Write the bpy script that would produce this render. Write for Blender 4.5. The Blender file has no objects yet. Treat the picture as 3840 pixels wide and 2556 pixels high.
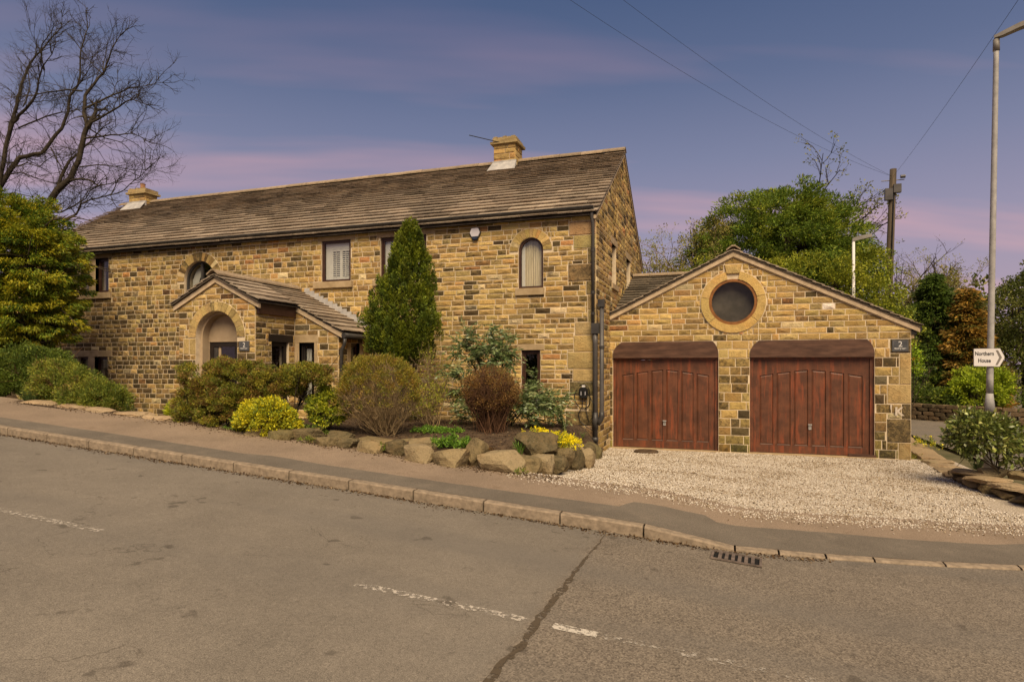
import bpy, bmesh, math, random
import numpy as np
from mathutils import Vector, noise as mnoise
from mathutils.geometry import tessellate_polygon

rnd = random.Random(11)
rng = np.random.default_rng(11)
SC = bpy.context.scene
COL = SC.collection
R = math.radians

# ------------------------------------------------------------------ camera
cam = bpy.data.cameras.new('camera')
cam.sensor_width = 36.0
cam.lens = 22.16
cam.shift_y = 0.0259
cam.clip_start = 0.05
cam.clip_end = 2000
camo = bpy.data.objects.new('camera', cam)
camo.location = (0, 0, 1.9)
camo.rotation_euler = (R(90), 0, R(18.8))
COL.objects.link(camo)
SC.camera = camo

# ------------------------------------------------------------------ sky, sun, exposure
EXPO = 1.95
SUN_EL, SUN_AZ = 50.0, 152.0        # azimuth clockwise from +Y: light from behind the camera, a little to its right
vs = SC.view_settings
vs.view_transform = 'Standard'; vs.look = 'None'; vs.exposure = EXPO; vs.gamma = 1.0
vs.use_curve_mapping = False
world = bpy.data.worlds.new('World'); SC.world = world
world.use_nodes = True
wn, wl = world.node_tree.nodes, world.node_tree.links
wn.clear()


def lin(r, g, b, k=1.0):
    f = lambda v: (v / 255 / 12.92) if v <= 10.3 else ((v / 255 + .055) / 1.055) ** 2.4
    return (f(r) * k, f(g) * k, f(b) * k, 1.0)


def nd(nodes, t, **kw):
    n = nodes.new(t)
    for k, v in kw.items():
        setattr(n, k, v)
    return n


def build_sky():
    k = 1.0 / 2 ** EXPO
    out = nd(wn, 'ShaderNodeOutputWorld')
    tc = nd(wn, 'ShaderNodeTexCoord')
    sep = nd(wn, 'ShaderNodeSeparateXYZ')
    wl.new(tc.outputs['Generated'], sep.inputs[0])
    ramp = nd(wn, 'ShaderNodeValToRGB')
    cr = ramp.color_ramp
    stops = [(0.0, (176, 150, 166)), (0.10, (168, 146, 166)), (0.20, (149, 139, 164)), (0.30, (121, 123, 152)),
             (0.40, (92, 102, 135)), (0.50, (70, 86, 122)), (0.62, (60, 78, 114)), (1.0, (54, 72, 108))]
    while len(cr.elements) < len(stops):
        cr.elements.new(0.5)
    for e, (p, c) in zip(cr.elements, stops):
        e.position = p; e.color = lin(*c, k)
    wl.new(sep.outputs['Z'], ramp.inputs[0])
    # streaky pink cloud: the view direction dropped onto a flat cloud layer overhead
    add = nd(wn, 'ShaderNodeMath', operation='ADD'); add.inputs[1].default_value = 0.12
    wl.new(sep.outputs['Z'], add.inputs[0])
    dx = nd(wn, 'ShaderNodeMath', operation='DIVIDE'); dy = nd(wn, 'ShaderNodeMath', operation='DIVIDE')
    wl.new(sep.outputs['X'], dx.inputs[0]); wl.new(add.outputs[0], dx.inputs[1])
    wl.new(sep.outputs['Y'], dy.inputs[0]); wl.new(add.outputs[0], dy.inputs[1])
    comb = nd(wn, 'ShaderNodeCombineXYZ')
    wl.new(dx.outputs[0], comb.inputs[0]); wl.new(dy.outputs[0], comb.inputs[1])
    mp = nd(wn, 'ShaderNodeMapping')
    mp.inputs['Scale'].default_value = (0.38, 1.7, 1)
    mp.inputs['Location'].default_value = (1.1, 4.4, 0)
    rot = nd(wn, 'ShaderNodeMapping'); rot.inputs['Rotation'].default_value = (0, 0, R(-24))
    wl.new(comb.outputs[0], rot.inputs[0]); wl.new(rot.outputs[0], mp.inputs[0])
    no = nd(wn, 'ShaderNodeTexNoise')
    no.inputs['Scale'].default_value = 1.0; no.inputs['Detail'].default_value = 4; no.inputs['Roughness'].default_value = .5
    wl.new(mp.outputs[0], no.inputs['Vector'])
    cm = nd(wn, 'ShaderNodeValToRGB')
    cm.color_ramp.elements[0].position = .45; cm.color_ramp.elements[0].color = (0, 0, 0, 1)
    cm.color_ramp.elements[1].position = .66; cm.color_ramp.elements[1].color = (1, 1, 1, 1)
    wl.new(no.outputs[0], cm.inputs[0])
    cr2 = nd(wn, 'ShaderNodeValToRGB')          # pink warms and brightens toward the horizon
    cr2.color_ramp.elements[0].position = 0.1; cr2.color_ramp.elements[0].color = lin(204, 160, 170, k)
    cr2.color_ramp.elements[1].position = 0.5; cr2.color_ramp.elements[1].color = lin(110, 103, 136, k)
    e = cr2.color_ramp.elements.new(.32); e.color = lin(190, 150, 161, k)
    wl.new(sep.outputs['Z'], cr2.inputs[0])
    fac = nd(wn, 'ShaderNodeMath', operation='MULTIPLY'); fac.inputs[1].default_value = .76
    wl.new(cm.outputs[0], fac.inputs[0])
    mix = nd(wn, 'ShaderNodeMixRGB')
    wl.new(fac.outputs[0], mix.inputs[0]); wl.new(ramp.outputs[0], mix.inputs[1]); wl.new(cr2.outputs[0], mix.inputs[2])
    sky = nd(wn, 'ShaderNodeTexSky', sky_type='NISHITA')
    sky.sun_disc = False
    sky.sun_elevation = R(SUN_EL); sky.sun_rotation = R(SUN_AZ)
    sky.air_density = 1.2; sky.dust_density = 2.0
    b1 = nd(wn, 'ShaderNodeBackground'); b1.inputs[1].default_value = 1.0
    b2 = nd(wn, 'ShaderNodeBackground'); b2.inputs[1].default_value = 0.05
    wl.new(mix.outputs[0], b1.inputs[0]); wl.new(sky.outputs[0], b2.inputs[0])
    ms = nd(wn, 'ShaderNodeMixShader'); ms.inputs[0].default_value = .08
    wl.new(b1.outputs[0], ms.inputs[1]); wl.new(b2.outputs[0], ms.inputs[2])
    wl.new(ms.outputs[0], out.inputs[0])


build_sky()
sl = bpy.data.lights.new('sun', 'SUN')
sl.energy = 1.5; sl.angle = R(40); sl.color = (1.0, .80, .54)
so = bpy.data.objects.new('sun', sl); COL.objects.link(so)
az, el = R(SUN_AZ), R(SUN_EL)
tosun = Vector((math.sin(az) * math.cos(el), math.cos(az) * math.cos(el), math.sin(el)))
so.rotation_euler = tosun.to_track_quat('Z', 'Y').to_euler()
so.location = tosun * 60
SC.cycles.max_bounces = 6
SC.cycles.diffuse_bounces = 3
SC.cycles.glossy_bounces = 3
SC.cycles.transparent_max_bounces = 10
SC.cycles.caustics_reflective = False
SC.cycles.caustics_refractive = False
SC.cycles.use_denoising = True


# ------------------------------------------------------------------ materials
def new_mat(name):
    m = bpy.data.materials.new(name); m.use_nodes = True
    nt = m.node_tree
    return m, nt.nodes, nt.links, nt.nodes['Principled BSDF']


def pos_noise(nodes, links, scale, detail=3, rough=.55, vec=None, stretch=None):
    g = nd(nodes, 'ShaderNodeNewGeometry')
    src = vec or g.outputs['Position']
    if stretch:
        mp = nd(nodes, 'ShaderNodeMapping'); mp.inputs['Scale'].default_value = stretch
        links.new(src, mp.inputs[0]); src = mp.outputs[0]
    n = nd(nodes, 'ShaderNodeTexNoise')
    n.inputs['Scale'].default_value = scale; n.inputs['Detail'].default_value = detail
    n.inputs['Roughness'].default_value = rough
    links.new(src, n.inputs['Vector'])
    return n.outputs[0]


def ramp2(nodes, links, src, a, b, ca=(0, 0, 0, 1), cb=(1, 1, 1, 1)):
    r = nd(nodes, 'ShaderNodeValToRGB')
    r.color_ramp.elements[0].position = a; r.color_ramp.elements[0].color = ca
    r.color_ramp.elements[1].position = b; r.color_ramp.elements[1].color = cb
    links.new(src, r.inputs[0])
    return r.outputs[0]


def mixc(nodes, links, fac, a, b, mode='MIX'):
    m = nd(nodes, 'ShaderNodeMixRGB', blend_type=mode)
    for i, v in ((0, fac), (1, a), (2, b)):
        if hasattr(v, 'links') or isinstance(v, bpy.types.NodeSocket):
            links.new(v, m.inputs[i])
        else:
            m.inputs[i].default_value = v
    return m.outputs[0]


def math_(nodes, links, op, a, b=0.0):
    m = nd(nodes, 'ShaderNodeMath', operation=op)
    for i, v in ((0, a), (1, b)):
        if isinstance(v, bpy.types.NodeSocket):
            links.new(v, m.inputs[i])
        else:
            m.inputs[i].default_value = v
    return m.outputs[0]


def bump(nodes, links, bs, h, strength=.5, dist=.01):
    b = nd(nodes, 'ShaderNodeBump'); b.inputs['Strength'].default_value = strength; b.inputs['Distance'].default_value = dist
    links.new(h, b.inputs['Height']); links.new(b.outputs[0], bs.inputs['Normal'])


def mat_attr_stone(name, soot=(.022, .018, .013, 1), nscale=11, speck=0.0, rough=.92, stain=.35):
    """stone pieces: colour from the 'col' attribute, its alpha is how sooty / weathered that piece is"""
    m, n, l, bs = new_mat(name)
    at = nd(n, 'ShaderNodeAttribute'); at.attribute_name = 'col'
    n1 = pos_noise(n, l, nscale, 5, .62)
    n2 = pos_noise(n, l, nscale * 4.5, 3, .6)
    v = math_(n, l, 'MULTIPLY_ADD', n1, 1.15); v.node.inputs[2].default_value = .45
    c = mixc(n, l, 1.0, at.outputs['Color'], v, 'MULTIPLY')
    v2 = math_(n, l, 'MULTIPLY_ADD', n2, .9); v2.node.inputs[2].default_value = .55
    c = mixc(n, l, 1.0, c, v2, 'MULTIPLY')
    # iron-warm tint in blotches
    n3 = pos_noise(n, l, 3.1, 3)
    c = mixc(n, l, math_(n, l, 'MULTIPLY', ramp2(n, l, n3, .5, .75), stain), c, mixc(n, l, 1.0, c, (1.0, .72, .45, 1), 'MULTIPLY'))
    # broad weathering across many stones
    big = pos_noise(n, l, .9, 4, .6, stretch=(1, 1, .55))
    bv = math_(n, l, 'MULTIPLY_ADD', big, .85); bv.node.inputs[2].default_value = .58
    c = mixc(n, l, 1.0, c, bv, 'MULTIPLY')
    # soot: noise threshold slides with alpha
    s = math_(n, l, 'ADD', math_(n, l, 'MULTIPLY', n1, .65), math_(n, l, 'MULTIPLY', n2, .35))
    thr = math_(n, l, 'ADD', s, math_(n, l, 'MULTIPLY', at.outputs['Alpha'], .53))
    msk = ramp2(n, l, thr, .56, .80)
    c = mixc(n, l, math_(n, l, 'MULTIPLY', msk, .84), c, soot)
    if speck:
        n4 = pos_noise(n, l, 38, 4, .7)
        c = mixc(n, l, math_(n, l, 'MULTIPLY', ramp2(n, l, n4, .58, .70), speck), c, (.42, .36, .27, 1))
    l.new(c, bs.inputs['Base Color'])
    bs.inputs['Roughness'].default_value = rough
    bs.inputs['Specular IOR Level'].default_value = .2
    h = math_(n, l, 'ADD', n2, math_(n, l, 'MULTIPLY', n1, .8))
    bump(n, l, bs, h, .8, .025)
    return m


def mat_noise(name, c1, c2, scale=6, detail=4, rough=.8, bumpk=.3, bscale=None, lo=.35, hi=.65, metal=0.0, spec=.3, stretch=None, dist=.01):
    m, n, l, bs = new_mat(name)
    nn = pos_noise(n, l, scale, detail, .6, stretch=stretch)
    c = ramp2(n, l, nn, lo, hi, (*c1[:3], 1), (*c2[:3], 1))
    l.new(c, bs.inputs['Base Color'])
    bs.inputs['Roughness'].default_value = rough
    bs.inputs['Metallic'].default_value = metal
    bs.inputs['Specular IOR Level'].default_value = spec
    if bumpk:
        bump(n, l, bs, pos_noise(n, l, bscale or scale * 4, 3), bumpk, dist)
    return m


def mat_leaf(name, trans=.3, rough=.55, spec=.25):
    m, n, l, bs = new_mat(name)
    at = nd(n, 'ShaderNodeAttribute'); at.attribute_name = 'col'
    l.new(at.outputs['Color'], bs.inputs['Base Color'])
    bs.inputs['Roughness'].default_value = rough
    bs.inputs['Specular IOR Level'].default_value = spec
    if trans > 0:
        tr = nd(n, 'ShaderNodeBsdfTranslucent'); l.new(at.outputs['Color'], tr.inputs[0])
        ms = nd(n, 'ShaderNodeMixShader'); ms.inputs[0].default_value = trans
        l.new(bs.outputs[0], ms.inputs[1]); l.new(tr.outputs[0], ms.inputs[2])
        l.new(ms.outputs[0], n['Material Output'].inputs[0])
    return m


def mat_glass(name, tint=(.75, .78, .76), refl=1.0):
    m, n, l, bs = new_mat(name)
    n.remove(bs)
    tr = nd(n, 'ShaderNodeBsdfTransparent'); tr.inputs[0].default_value = (*tint, 1)
    gl = nd(n, 'ShaderNodeBsdfGlossy'); gl.inputs['Roughness'].default_value = .02
    g = nd(n, 'ShaderNodeNewGeometry')                       # Schlick on |N.I|, so either side of the pane reflects alike
    dt = nd(n, 'ShaderNodeVectorMath', operation='DOT_PRODUCT')
    l.new(g.outputs['Normal'], dt.inputs[0]); l.new(g.outputs['Incoming'], dt.inputs[1])
    k = math_(n, l, 'SUBTRACT', 1.0, math_(n, l, 'ABSOLUTE', dt.outputs['Value']))
    k = math_(n, l, 'POWER', k, 5.0)
    f = math_(n, l, 'MULTIPLY_ADD', k, .9); f.node.inputs[2].default_value = .05 * refl
    ms = nd(n, 'ShaderNodeMixShader')
    l.new(f, ms.inputs[0]); l.new(tr.outputs[0], ms.inputs[1]); l.new(gl.outputs[0], ms.inputs[2])
    l.new(ms.outputs[0], n['Material Output'].inputs[0])
    return m


def mat_road():
    m, n, l, bs = new_mat('worn_tarmac')
    g = nd(n, 'ShaderNodeNewGeometry')
    sep = nd(n, 'ShaderNodeSeparateXYZ'); l.new(g.outputs['Position'], sep.inputs[0])
    wob = pos_noise(n, l, 2.2, 3)
    xx = math_(n, l, 'ADD', sep.outputs[0], math_(n, l, 'MULTIPLY', wob, .25))
    right = ramp2(n, l, math_(n, l, 'ADD', math_(n, l, 'MULTIPLY', xx, 2.0), 2.8), .42, .58)   # newer, coarser tar past the joint
    fine = pos_noise(n, l, 150, 2, .6)
    coarse = nd(n, 'ShaderNodeTexVoronoi'); coarse.inputs['Scale'].default_value = 95
    l.new(g.outputs['Position'], coarse.inputs['Vector'])
    big = pos_noise(n, l, .7, 4, .6)
    mid = pos_noise(n, l, 5, 4, .65)
    a = ramp2(n, l, fine, .30, .72, (.092, .078, .061, 1), (.255, .220, .172, 1))
    b = ramp2(n, l, coarse.outputs['Color'], .1, .95, (.090, .073, .055, 1), (.245, .205, .155, 1))
    c = mixc(n, l, right, a, b)
    v = math_(n, l, 'ADD', math_(n, l, 'MULTIPLY', big, .55), math_(n, l, 'MULTIPLY', mid, .35))
    v2 = math_(n, l, 'ADD', v, .52)
    c = mixc(n, l, 1.0, c, v2, 'MULTIPLY')
    grit = pos_noise(n, l, 34, 4, .75)
    gv = math_(n, l, 'MULTIPLY_ADD', grit, .9); gv.node.inputs[2].default_value = .60
    c = mixc(n, l, 1.0, c, gv, 'MULTIPLY')
    # fine meandering cracks
    wv = nd(n, 'ShaderNodeTexVoronoi', feature='DISTANCE_TO_EDGE'); wv.inputs['Scale'].default_value = .55
    wp = nd(n, 'ShaderNodeVectorMath', operation='ADD'); l.new(g.outputs['Position'], wp.inputs[0])
    nz = nd(n, 'ShaderNodeTexNoise'); nz.inputs['Scale'].default_value = 2.5; nz.inputs['Detail'].default_value = 5
    l.new(g.outputs['Position'], nz.inputs['Vector']); l.new(nz.outputs['Color'], wp.inputs[1]); l.new(wp.outputs[0], wv.inputs['Vector'])
    ck = ramp2(n, l, wv.outputs['Distance'], .0, .006, (1, 1, 1, 1), (0, 0, 0, 1))
    ckm = math_(n, l, 'MULTIPLY', ck, ramp2(n, l, pos_noise(n, l, .8, 2), .52, .60))
    c = mixc(n, l, math_(n, l, 'MULTIPLY', ckm, .6), c, (.05, .04, .028, 1))
    # tyre-polished darker bands running along the road
    bandn = pos_noise(n, l, .9, 2, .5, stretch=(.12, 1.0, 1))
    c = mixc(n, l, math_(n, l, 'MULTIPLY', ramp2(n, l, bandn, .46, .64), .5), c, (.135, .12, .10, 1))
    # old oily drips
    sp = pos_noise(n, l, 3.4, 3, .5)
    c = mixc(n, l, math_(n, l, 'MULTIPLY', ramp2(n, l, sp, .665, .71), .5), c, (.045, .036, .026, 1))
    l.new(c, bs.inputs['Base Color'])
    bs.inputs['Roughness'].default_value = .88; bs.inputs['Specular IOR Level'].default_value = .25
    h = mixc(n, l, right, fine, coarse.outputs['Distance'])
    bump(n, l, bs, h, .45, .006)
    return m


def mat_paint(name='worn_white_paint', amount=.5, colr=(.62, .56, .47, 1), scale=16):
    m, n, l, bs = new_mat(name)
    nn = pos_noise(n, l, scale, 5, .7)
    k = ramp2(n, l, nn, amount - .05, amount + .05)
    bs.inputs['Base Color'].default_value = colr; bs.inputs['Roughness'].default_value = .8
    tr = nd(n, 'ShaderNodeBsdfTransparent')
    ms = nd(n, 'ShaderNodeMixShader'); l.new(k, ms.inputs[0]); l.new(tr.outputs[0], ms.inputs[1]); l.new(bs.outputs[0], ms.inputs[2])
    l.new(ms.outputs[0], n['Material Output'].inputs[0])
    return m


def mat_pave(name, dark, light, patch, mossk=.25):
    m, n, l, bs = new_mat(name)
    fine = pos_noise(n, l, 110, 2, .6)
    big = pos_noise(n, l, 1.3, 4, .6)
    c = ramp2(n, l, fine, .3, .72, dark, light)
    v = math_(n, l, 'ADD', math_(n, l, 'MULTIPLY', big, .8), .60)
    c = mixc(n, l, 1.0, c, v, 'MULTIPLY')
    st = pos_noise(n, l, 2.6, 5, .7)
    c = mixc(n, l, math_(n, l, 'MULTIPLY', ramp2(n, l, st, .56, .72), mossk), c, patch)
    l.new(c, bs.inputs['Base Color']); bs.inputs['Roughness'].default_value = .92; bs.inputs['Specular IOR Level'].default_value = .2
    bump(n, l, bs, fine, .4, .005)
    return m


def mat_wood_door():
    m, n, l, bs = new_mat('stained_door_wood')
    streak = pos_noise(n, l, 7, 5, .65, stretch=(2.2, 2.2, .22))
    blotch = pos_noise(n, l, 3.5, 4, .65)
    grain = pos_noise(n, l, 60, 3, .6, stretch=(1, 1, .06))
    c = ramp2(n, l, blotch, .38, .66, (.092, .037, .019, 1), (.172, .064, .030, 1))
    c = mixc(n, l, math_(n, l, 'MULTIPLY', ramp2(n, l, streak, .50, .70), .9), c, (.30, .075, .028, 1))
    c = mixc(n, l, .35, c, mixc(n, l, 1.0, c, grain, 'MULTIPLY'))
    l.new(c, bs.inputs['Base Color']); bs.inputs['Roughness'].default_value = .5; bs.inputs['Specular IOR Level'].default_value = .35
    bump(n, l, bs, grain, .25, .003)
    return m


M = {}
M['stone'] = mat_attr_stone('coursed_sandstone')
M['slate'] = mat_attr_stone('stone_slate', soot=(.035, .028, .021, 1), nscale=7, speck=.35, stain=.15)
M['rock'] = mat_attr_stone('rockery_stone', soot=(.040, .036, .018, 1), nscale=9, stain=.35, speck=.25)
M['ashlar'] = mat_noise('dressed_sandstone', (.30, .215, .115), (.42, .315, .185), 5, 5, .9, .25, 50)
M['mortar'] = mat_noise('lime_mortar', (.55, .44, .29), (.68, .56, .39), 9, 4, .95, .4, 60)
M['render'] = mat_noise('cream_render', (.33, .245, .15), (.40, .30, .19), 4, 4, .9, .15, 90)
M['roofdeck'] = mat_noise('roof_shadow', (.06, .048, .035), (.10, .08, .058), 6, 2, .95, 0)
M['verge'] = mat_noise('verge_mortar', (.38, .29, .18), (.52, .40, .265), 8, 4, .95, .4, 40)
M['lead'] = mat_noise('lead_flashing', (.30, .29, .28), (.44, .42, .39), 6, 4, .6, .3, 20, spec=.4)
M['gutter'] = mat_noise('grey_plastic_gutter', (.035, .032, .030), (.060, .055, .050), 5, 3, .42, 0)
M['gutter_lt'] = mat_noise('faded_plastic_pipe', (.058, .053, .050), (.088, .080, .074), 3, 3, .42, 0)
M['fascia'] = mat_noise('dark_fascia', (.012, .009, .007), (.022, .015, .012), 5, 3, .6, 0)
M['brownfr'] = mat_noise('brown_window_frame', (.040, .018, .012), (.060, .028, .018), 8, 3, .45, 0)
M['orangefr'] = mat_noise('varnished_frame', (.17, .072, .020), (.26, .11, .032), 9, 4, .4, .1)
M['pelmet'] = mat_noise('weathered_pelmet_board', (.055, .026, .016), (.115, .058, .036), 5, 5, .65, .2, 50, stretch=(.5, 1, 2.2))
M['door'] = mat_wood_door()
M['white'] = mat_noise('white_paint', (.66, .62, .54), (.74, .70, .62), 6, 3, .5, 0)
M['cream'] = mat_noise('cream_curtain', (.55, .46, .28), (.74, .64, .44), 12, 3, .9, .3, 30, stretch=(4, 4, .3))
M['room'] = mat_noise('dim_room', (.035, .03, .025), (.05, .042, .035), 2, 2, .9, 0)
M['reflect_tone'] = mat_noise('painted_reflection', (.075, .068, .056), (.13, .115, .095), 3, 3, .9, 0)  # grey-brown tone standing in for the reflection in the round window
M['roomlt'] = mat_noise('pale_room_blind', (.48, .46, .42), (.58, .55, .50), 3, 2, .9, 0)
M['glass'] = mat_glass('window_glass', (.86, .88, .86), 2.0)
M['glassdk'] = mat_glass('porthole_glass', (.80, .80, .76), .6)
M['road'] = mat_road()
M['pave'] = mat_pave('footway_tarmac', (.135, .100, .068, 1), (.33, .250, .178, 1), (.085, .055, .032, 1), .45)
M['patch'] = mat_pave('tar_strip', (.082, .068, .052, 1), (.19, .162, .126, 1), (.24, .19, .135, 1), .25)
M['kerb'] = mat_noise('kerb_stone', (.155, .120, .082), (.335, .26, .18), 14, 6, .9, .45, 90, .30, .72)
M['soil'] = mat_noise('garden_soil', (.040, .025, .014), (.105, .068, .038), 7, 6, .95, .7, 40, dist=.03)
M['ground'] = mat_noise('rough_ground', (.06, .06, .022), (.12, .10, .05), 2.5, 5, .95, .5, 20, dist=.03)
M['gravelbed'] = mat_noise('gravel_bed', (.20, .155, .10), (.58, .50, .40), 55, 5, .95, .8, 80, .35, .62, dist=.02)
M['gravel'] = mat_leaf('limestone_chip', 0, .9, .2)
M['paint'] = mat_paint('worn_white_paint', .535, (.44, .39, .32, 1), 24)
M['paint2'] = mat_paint('faint_white_paint', .57, (.36, .32, .26, 1), 22)
M['crack'] = mat_paint('open_joint', .45, (.075, .054, .030, 1), 16)
M['iron'] = mat_noise('cast_iron', (.10, .078, .062), (.22, .17, .135), 10, 5, .7, .3, 60, metal=.3)
M['shade_sheet'] = mat_noise('painted_gully_shade', (.004, .004, .003), (.008, .007, .006), 4, 2, .9, 0)  # near-black painted as the shade below the grate
M['bark'] = mat_noise('bark', (.030, .022, .013), (.075, .056, .034), 9, 5, .95, .6, 25, stretch=(1, 1, .3), dist=.02)
M['barklt'] = mat_noise('pale_twig', (.15, .105, .05), (.30, .215, .11), 9, 4, .9, .3)
M['barkbr'] = mat_noise('brown_twig', (.060, .028, .014), (.15, .075, .035), 9, 4, .9, .3)
M['barksil'] = mat_noise('dark_branch', (.022, .017, .011), (.055, .042, .026), 6, 4, .95, .4)
M['leaf'] = mat_leaf('leaf', .30)
M['leafgl'] = mat_leaf('glossy_leaf', .12, .35, .5)
M['pole'] = mat_noise('weathered_pole', (.045, .034, .022), (.115, .085, .055), 4, 5, .9, .4, 20, stretch=(2, 2, .15))
M['galv'] = mat_noise('galvanised_steel', (.26, .25, .235), (.38, .365, .34), 7, 6, .55, .15, 40, metal=0.0)
M['galvdk'] = mat_noise('lantern_grey', (.15, .135, .115), (.21, .19, .165), 4, 3, .5, 0)
M['black'] = mat_noise('black_plastic', (.010, .010, .010), (.018, .017, .016), 5, 2, .35, 0)
M['wire'] = mat_noise('cable_black', (.012, .012, .013), (.016, .016, .018), 5, 2, .6, 0)
M['plaque'] = mat_noise('slate_plaque', (.050, .052, .056), (.078, .080, .085), 8, 4, .55, .1)
M['signwhite'] = mat_noise('sign_sheeting', (.60, .57, .54), (.66, .63, .60), 3, 2, .5, 0)
M['signgrey'] = mat_noise('sign_grey', (.16, .14, .12), (.20, .18, .155), 3, 2, .5, 0)
M['letter'] = mat_noise('letter_black', (.015, .014, .014), (.022, .02, .02), 3, 2, .6, 0)
M['letterw'] = mat_noise('letter_white', (.62, .60, .55), (.70, .67, .62), 3, 2, .6, 0)
M['chalk'] = mat_noise('old_white_paint', (.46, .39, .30), (.60, .52, .42), 20, 4, .9, .2)
M['screen'] = mat_noise('alarm_face', (.55, .52, .55), (.66, .63, .64), 4, 2, .4, 0)
M['navy'] = mat_noise('navy_plastic', (.018, .026, .05), (.03, .04, .07), 4, 2, .4, 0)
M['terra'] = mat_noise('terracotta', (.22, .11, .055), (.33, .18, .095), 8, 4, .9, .3)


# ------------------------------------------------------------------ object helpers
LOC = {}
LEAFK = np.array([1.62, 1.80, 1.25], dtype=np.float32)      # leaf colours below are picked a little deep


def top(name, label, cat, loc, group=None, kind=None):
    """an Empty at a thing's base; children are built in world coordinates and shifted"""
    o = bpy.data.objects.new(name, None); COL.objects.link(o)
    o.empty_display_size = .2
    o.location = loc; LOC[o.name] = Vector(loc)
    if label: o['label'] = label
    if cat: o['category'] = cat
    if group: o['group'] = group
    if kind: o['kind'] = kind
    return o


def root_loc(p):
    while p.parent:
        p = p.parent
    return LOC.get(p.name, Vector((0, 0, 0)))


def link(name, me, mat, parent=None, smooth=False):
    o = bpy.data.objects.new(name, me); COL.objects.link(o)
    if mat is not None and not me.materials:
        me.materials.append(M[mat] if isinstance(mat, str) else mat)
    if parent is not None:
        o.parent = parent
        if not me.get('shifted'):
            d = root_loc(parent)
            me.transform(__import__('mathutils').Matrix.Translation(-d))
            me['shifted'] = 1
    if smooth:
        me.polygons.foreach_set('use_smooth', [len(p.vertices) <= 4 for p in me.polygons])     # end caps stay flat
    return o


def tag(o, label=None, cat=None, group=None, kind=None):
    for k, v in (('label', label), ('category', cat), ('group', group), ('kind', kind)):
        if v: o[k] = v
    return o


class MB:
    """collects polygons (and an optional colour per vertex) into one mesh"""
    def __init__(self):
        self.v, self.f, self.c = [], [], []

    def add(self, vs, fs, col=None):
        b = len(self.v)
        self.v.extend(tuple(p) for p in vs)
        self.f.extend(tuple(i + b for i in f) for f in fs)
        if col is not None:
            self.c.extend([col] * len(vs))
        return self

    def box(self, a, b, col=None, jit=0.0):
        (x0, y0, z0), (x1, y1, z1) = a, b
        vs = [(x0, y0, z0), (x1, y0, z0), (x1, y1, z0), (x0, y1, z0), (x0, y0, z1), (x1, y0, z1), (x1, y1, z1), (x0, y1, z1)]
        if jit:
            vs = [tuple(c + rnd.uniform(-jit, jit) for c in p) for p in vs]
        return self.add(vs, [(0, 3, 2, 1), (4, 5, 6, 7), (0, 1, 5, 4), (1, 2, 6, 5), (2, 3, 7, 6), (3, 0, 4, 7)], col)

    def tube(self, pts, rad, n=8, col=None, cap=True):
        pts = [Vector(p) for p in pts]
        if not hasattr(rad, '__len__'): rad = [rad] * len(pts)
        vs, fs = [], []
        up = None
        for i, p in enumerate(pts):
            d = (pts[min(i + 1, len(pts) - 1)] - pts[max(i - 1, 0)]).normalized()
            if up is None:
                up = Vector((0, 0, 1)) if abs(d.z) < .9 else Vector((1, 0, 0))
            s = d.cross(up).normalized(); up = s.cross(d).normalized()
            for k in range(n):
                a = 2 * math.pi * k / n
                vs.append(p + (s * math.cos(a) + up * math.sin(a)) * rad[i])
        for i in range(len(pts) - 1):
            for k in range(n):
                k2 = (k + 1) % n
                fs.append((i * n + k, i * n + k2, (i + 1) * n + k2, (i + 1) * n + k))
        if cap:
            fs.append(tuple(range(n))[::-1]); fs.append(tuple(range((len(pts) - 1) * n, len(pts) * n)))
        return self.add(vs, fs, col)

    def prism(self, poly, mp, d0, d1, col=None):
        """polygon in (u, z) swept in depth from d0 to d1 through the plane map mp(u, z, d)"""
        n = len(poly)
        vs = [mp(u, z, d0) for u, z in poly] + [mp(u, z, d1) for u, z in poly]
        fs = [tuple(range(n))[::-1], tuple(range(n, 2 * n))] + [(i, (i + 1) % n, n + (i + 1) % n, n + i) for i in range(n)]
        return self.add(vs, fs, col)

    def mesh(self, name):
        me = bpy.data.meshes.new(name)
        me.from_pydata(self.v, [], self.f)
        if self.c and len(self.c) == len(self.v):
            a = me.color_attributes.new('col', 'FLOAT_COLOR', 'POINT')
            a.data.foreach_set('color', np.asarray(self.c, dtype=np.float32).ravel())
        return me

    def obj(self, name, mat, parent=None, smooth=False):
        me = self.mesh(name)
        bm = bmesh.new(); bm.from_mesh(me)
        bmesh.ops.recalc_face_normals(bm, faces=bm.faces)
        bm.to_mesh(me); bm.free()
        return link(name, me, mat, parent, smooth)


def quads_obj(name, V, C, mat, parent=None):
    """V (n,4,3) separate quads, C (n,3) colours -> one mesh"""
    n = len(V)
    me = bpy.data.meshes.new(name)
    me.vertices.add(n * 4); me.vertices.foreach_set('co', np.ascontiguousarray(V, dtype=np.float32).ravel())
    me.loops.add(n * 4); me.loops.foreach_set('vertex_index', np.arange(n * 4, dtype=np.int32))
    me.polygons.add(n)
    me.polygons.foreach_set('loop_start', np.arange(0, n * 4, 4, dtype=np.int32))
    me.update(calc_edges=True)
    a = me.color_attributes.new('col', 'FLOAT_COLOR', 'POINT')
    c4 = np.ones((n, 4, 4), dtype=np.float32); c4[:, :, :3] = C[:, None, :]
    if 'litter' not in name: c4[:, :, :3] *= LEAFK
    a.data.foreach_set('color', c4.ravel())
    return link(name, me, mat, parent)


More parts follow.
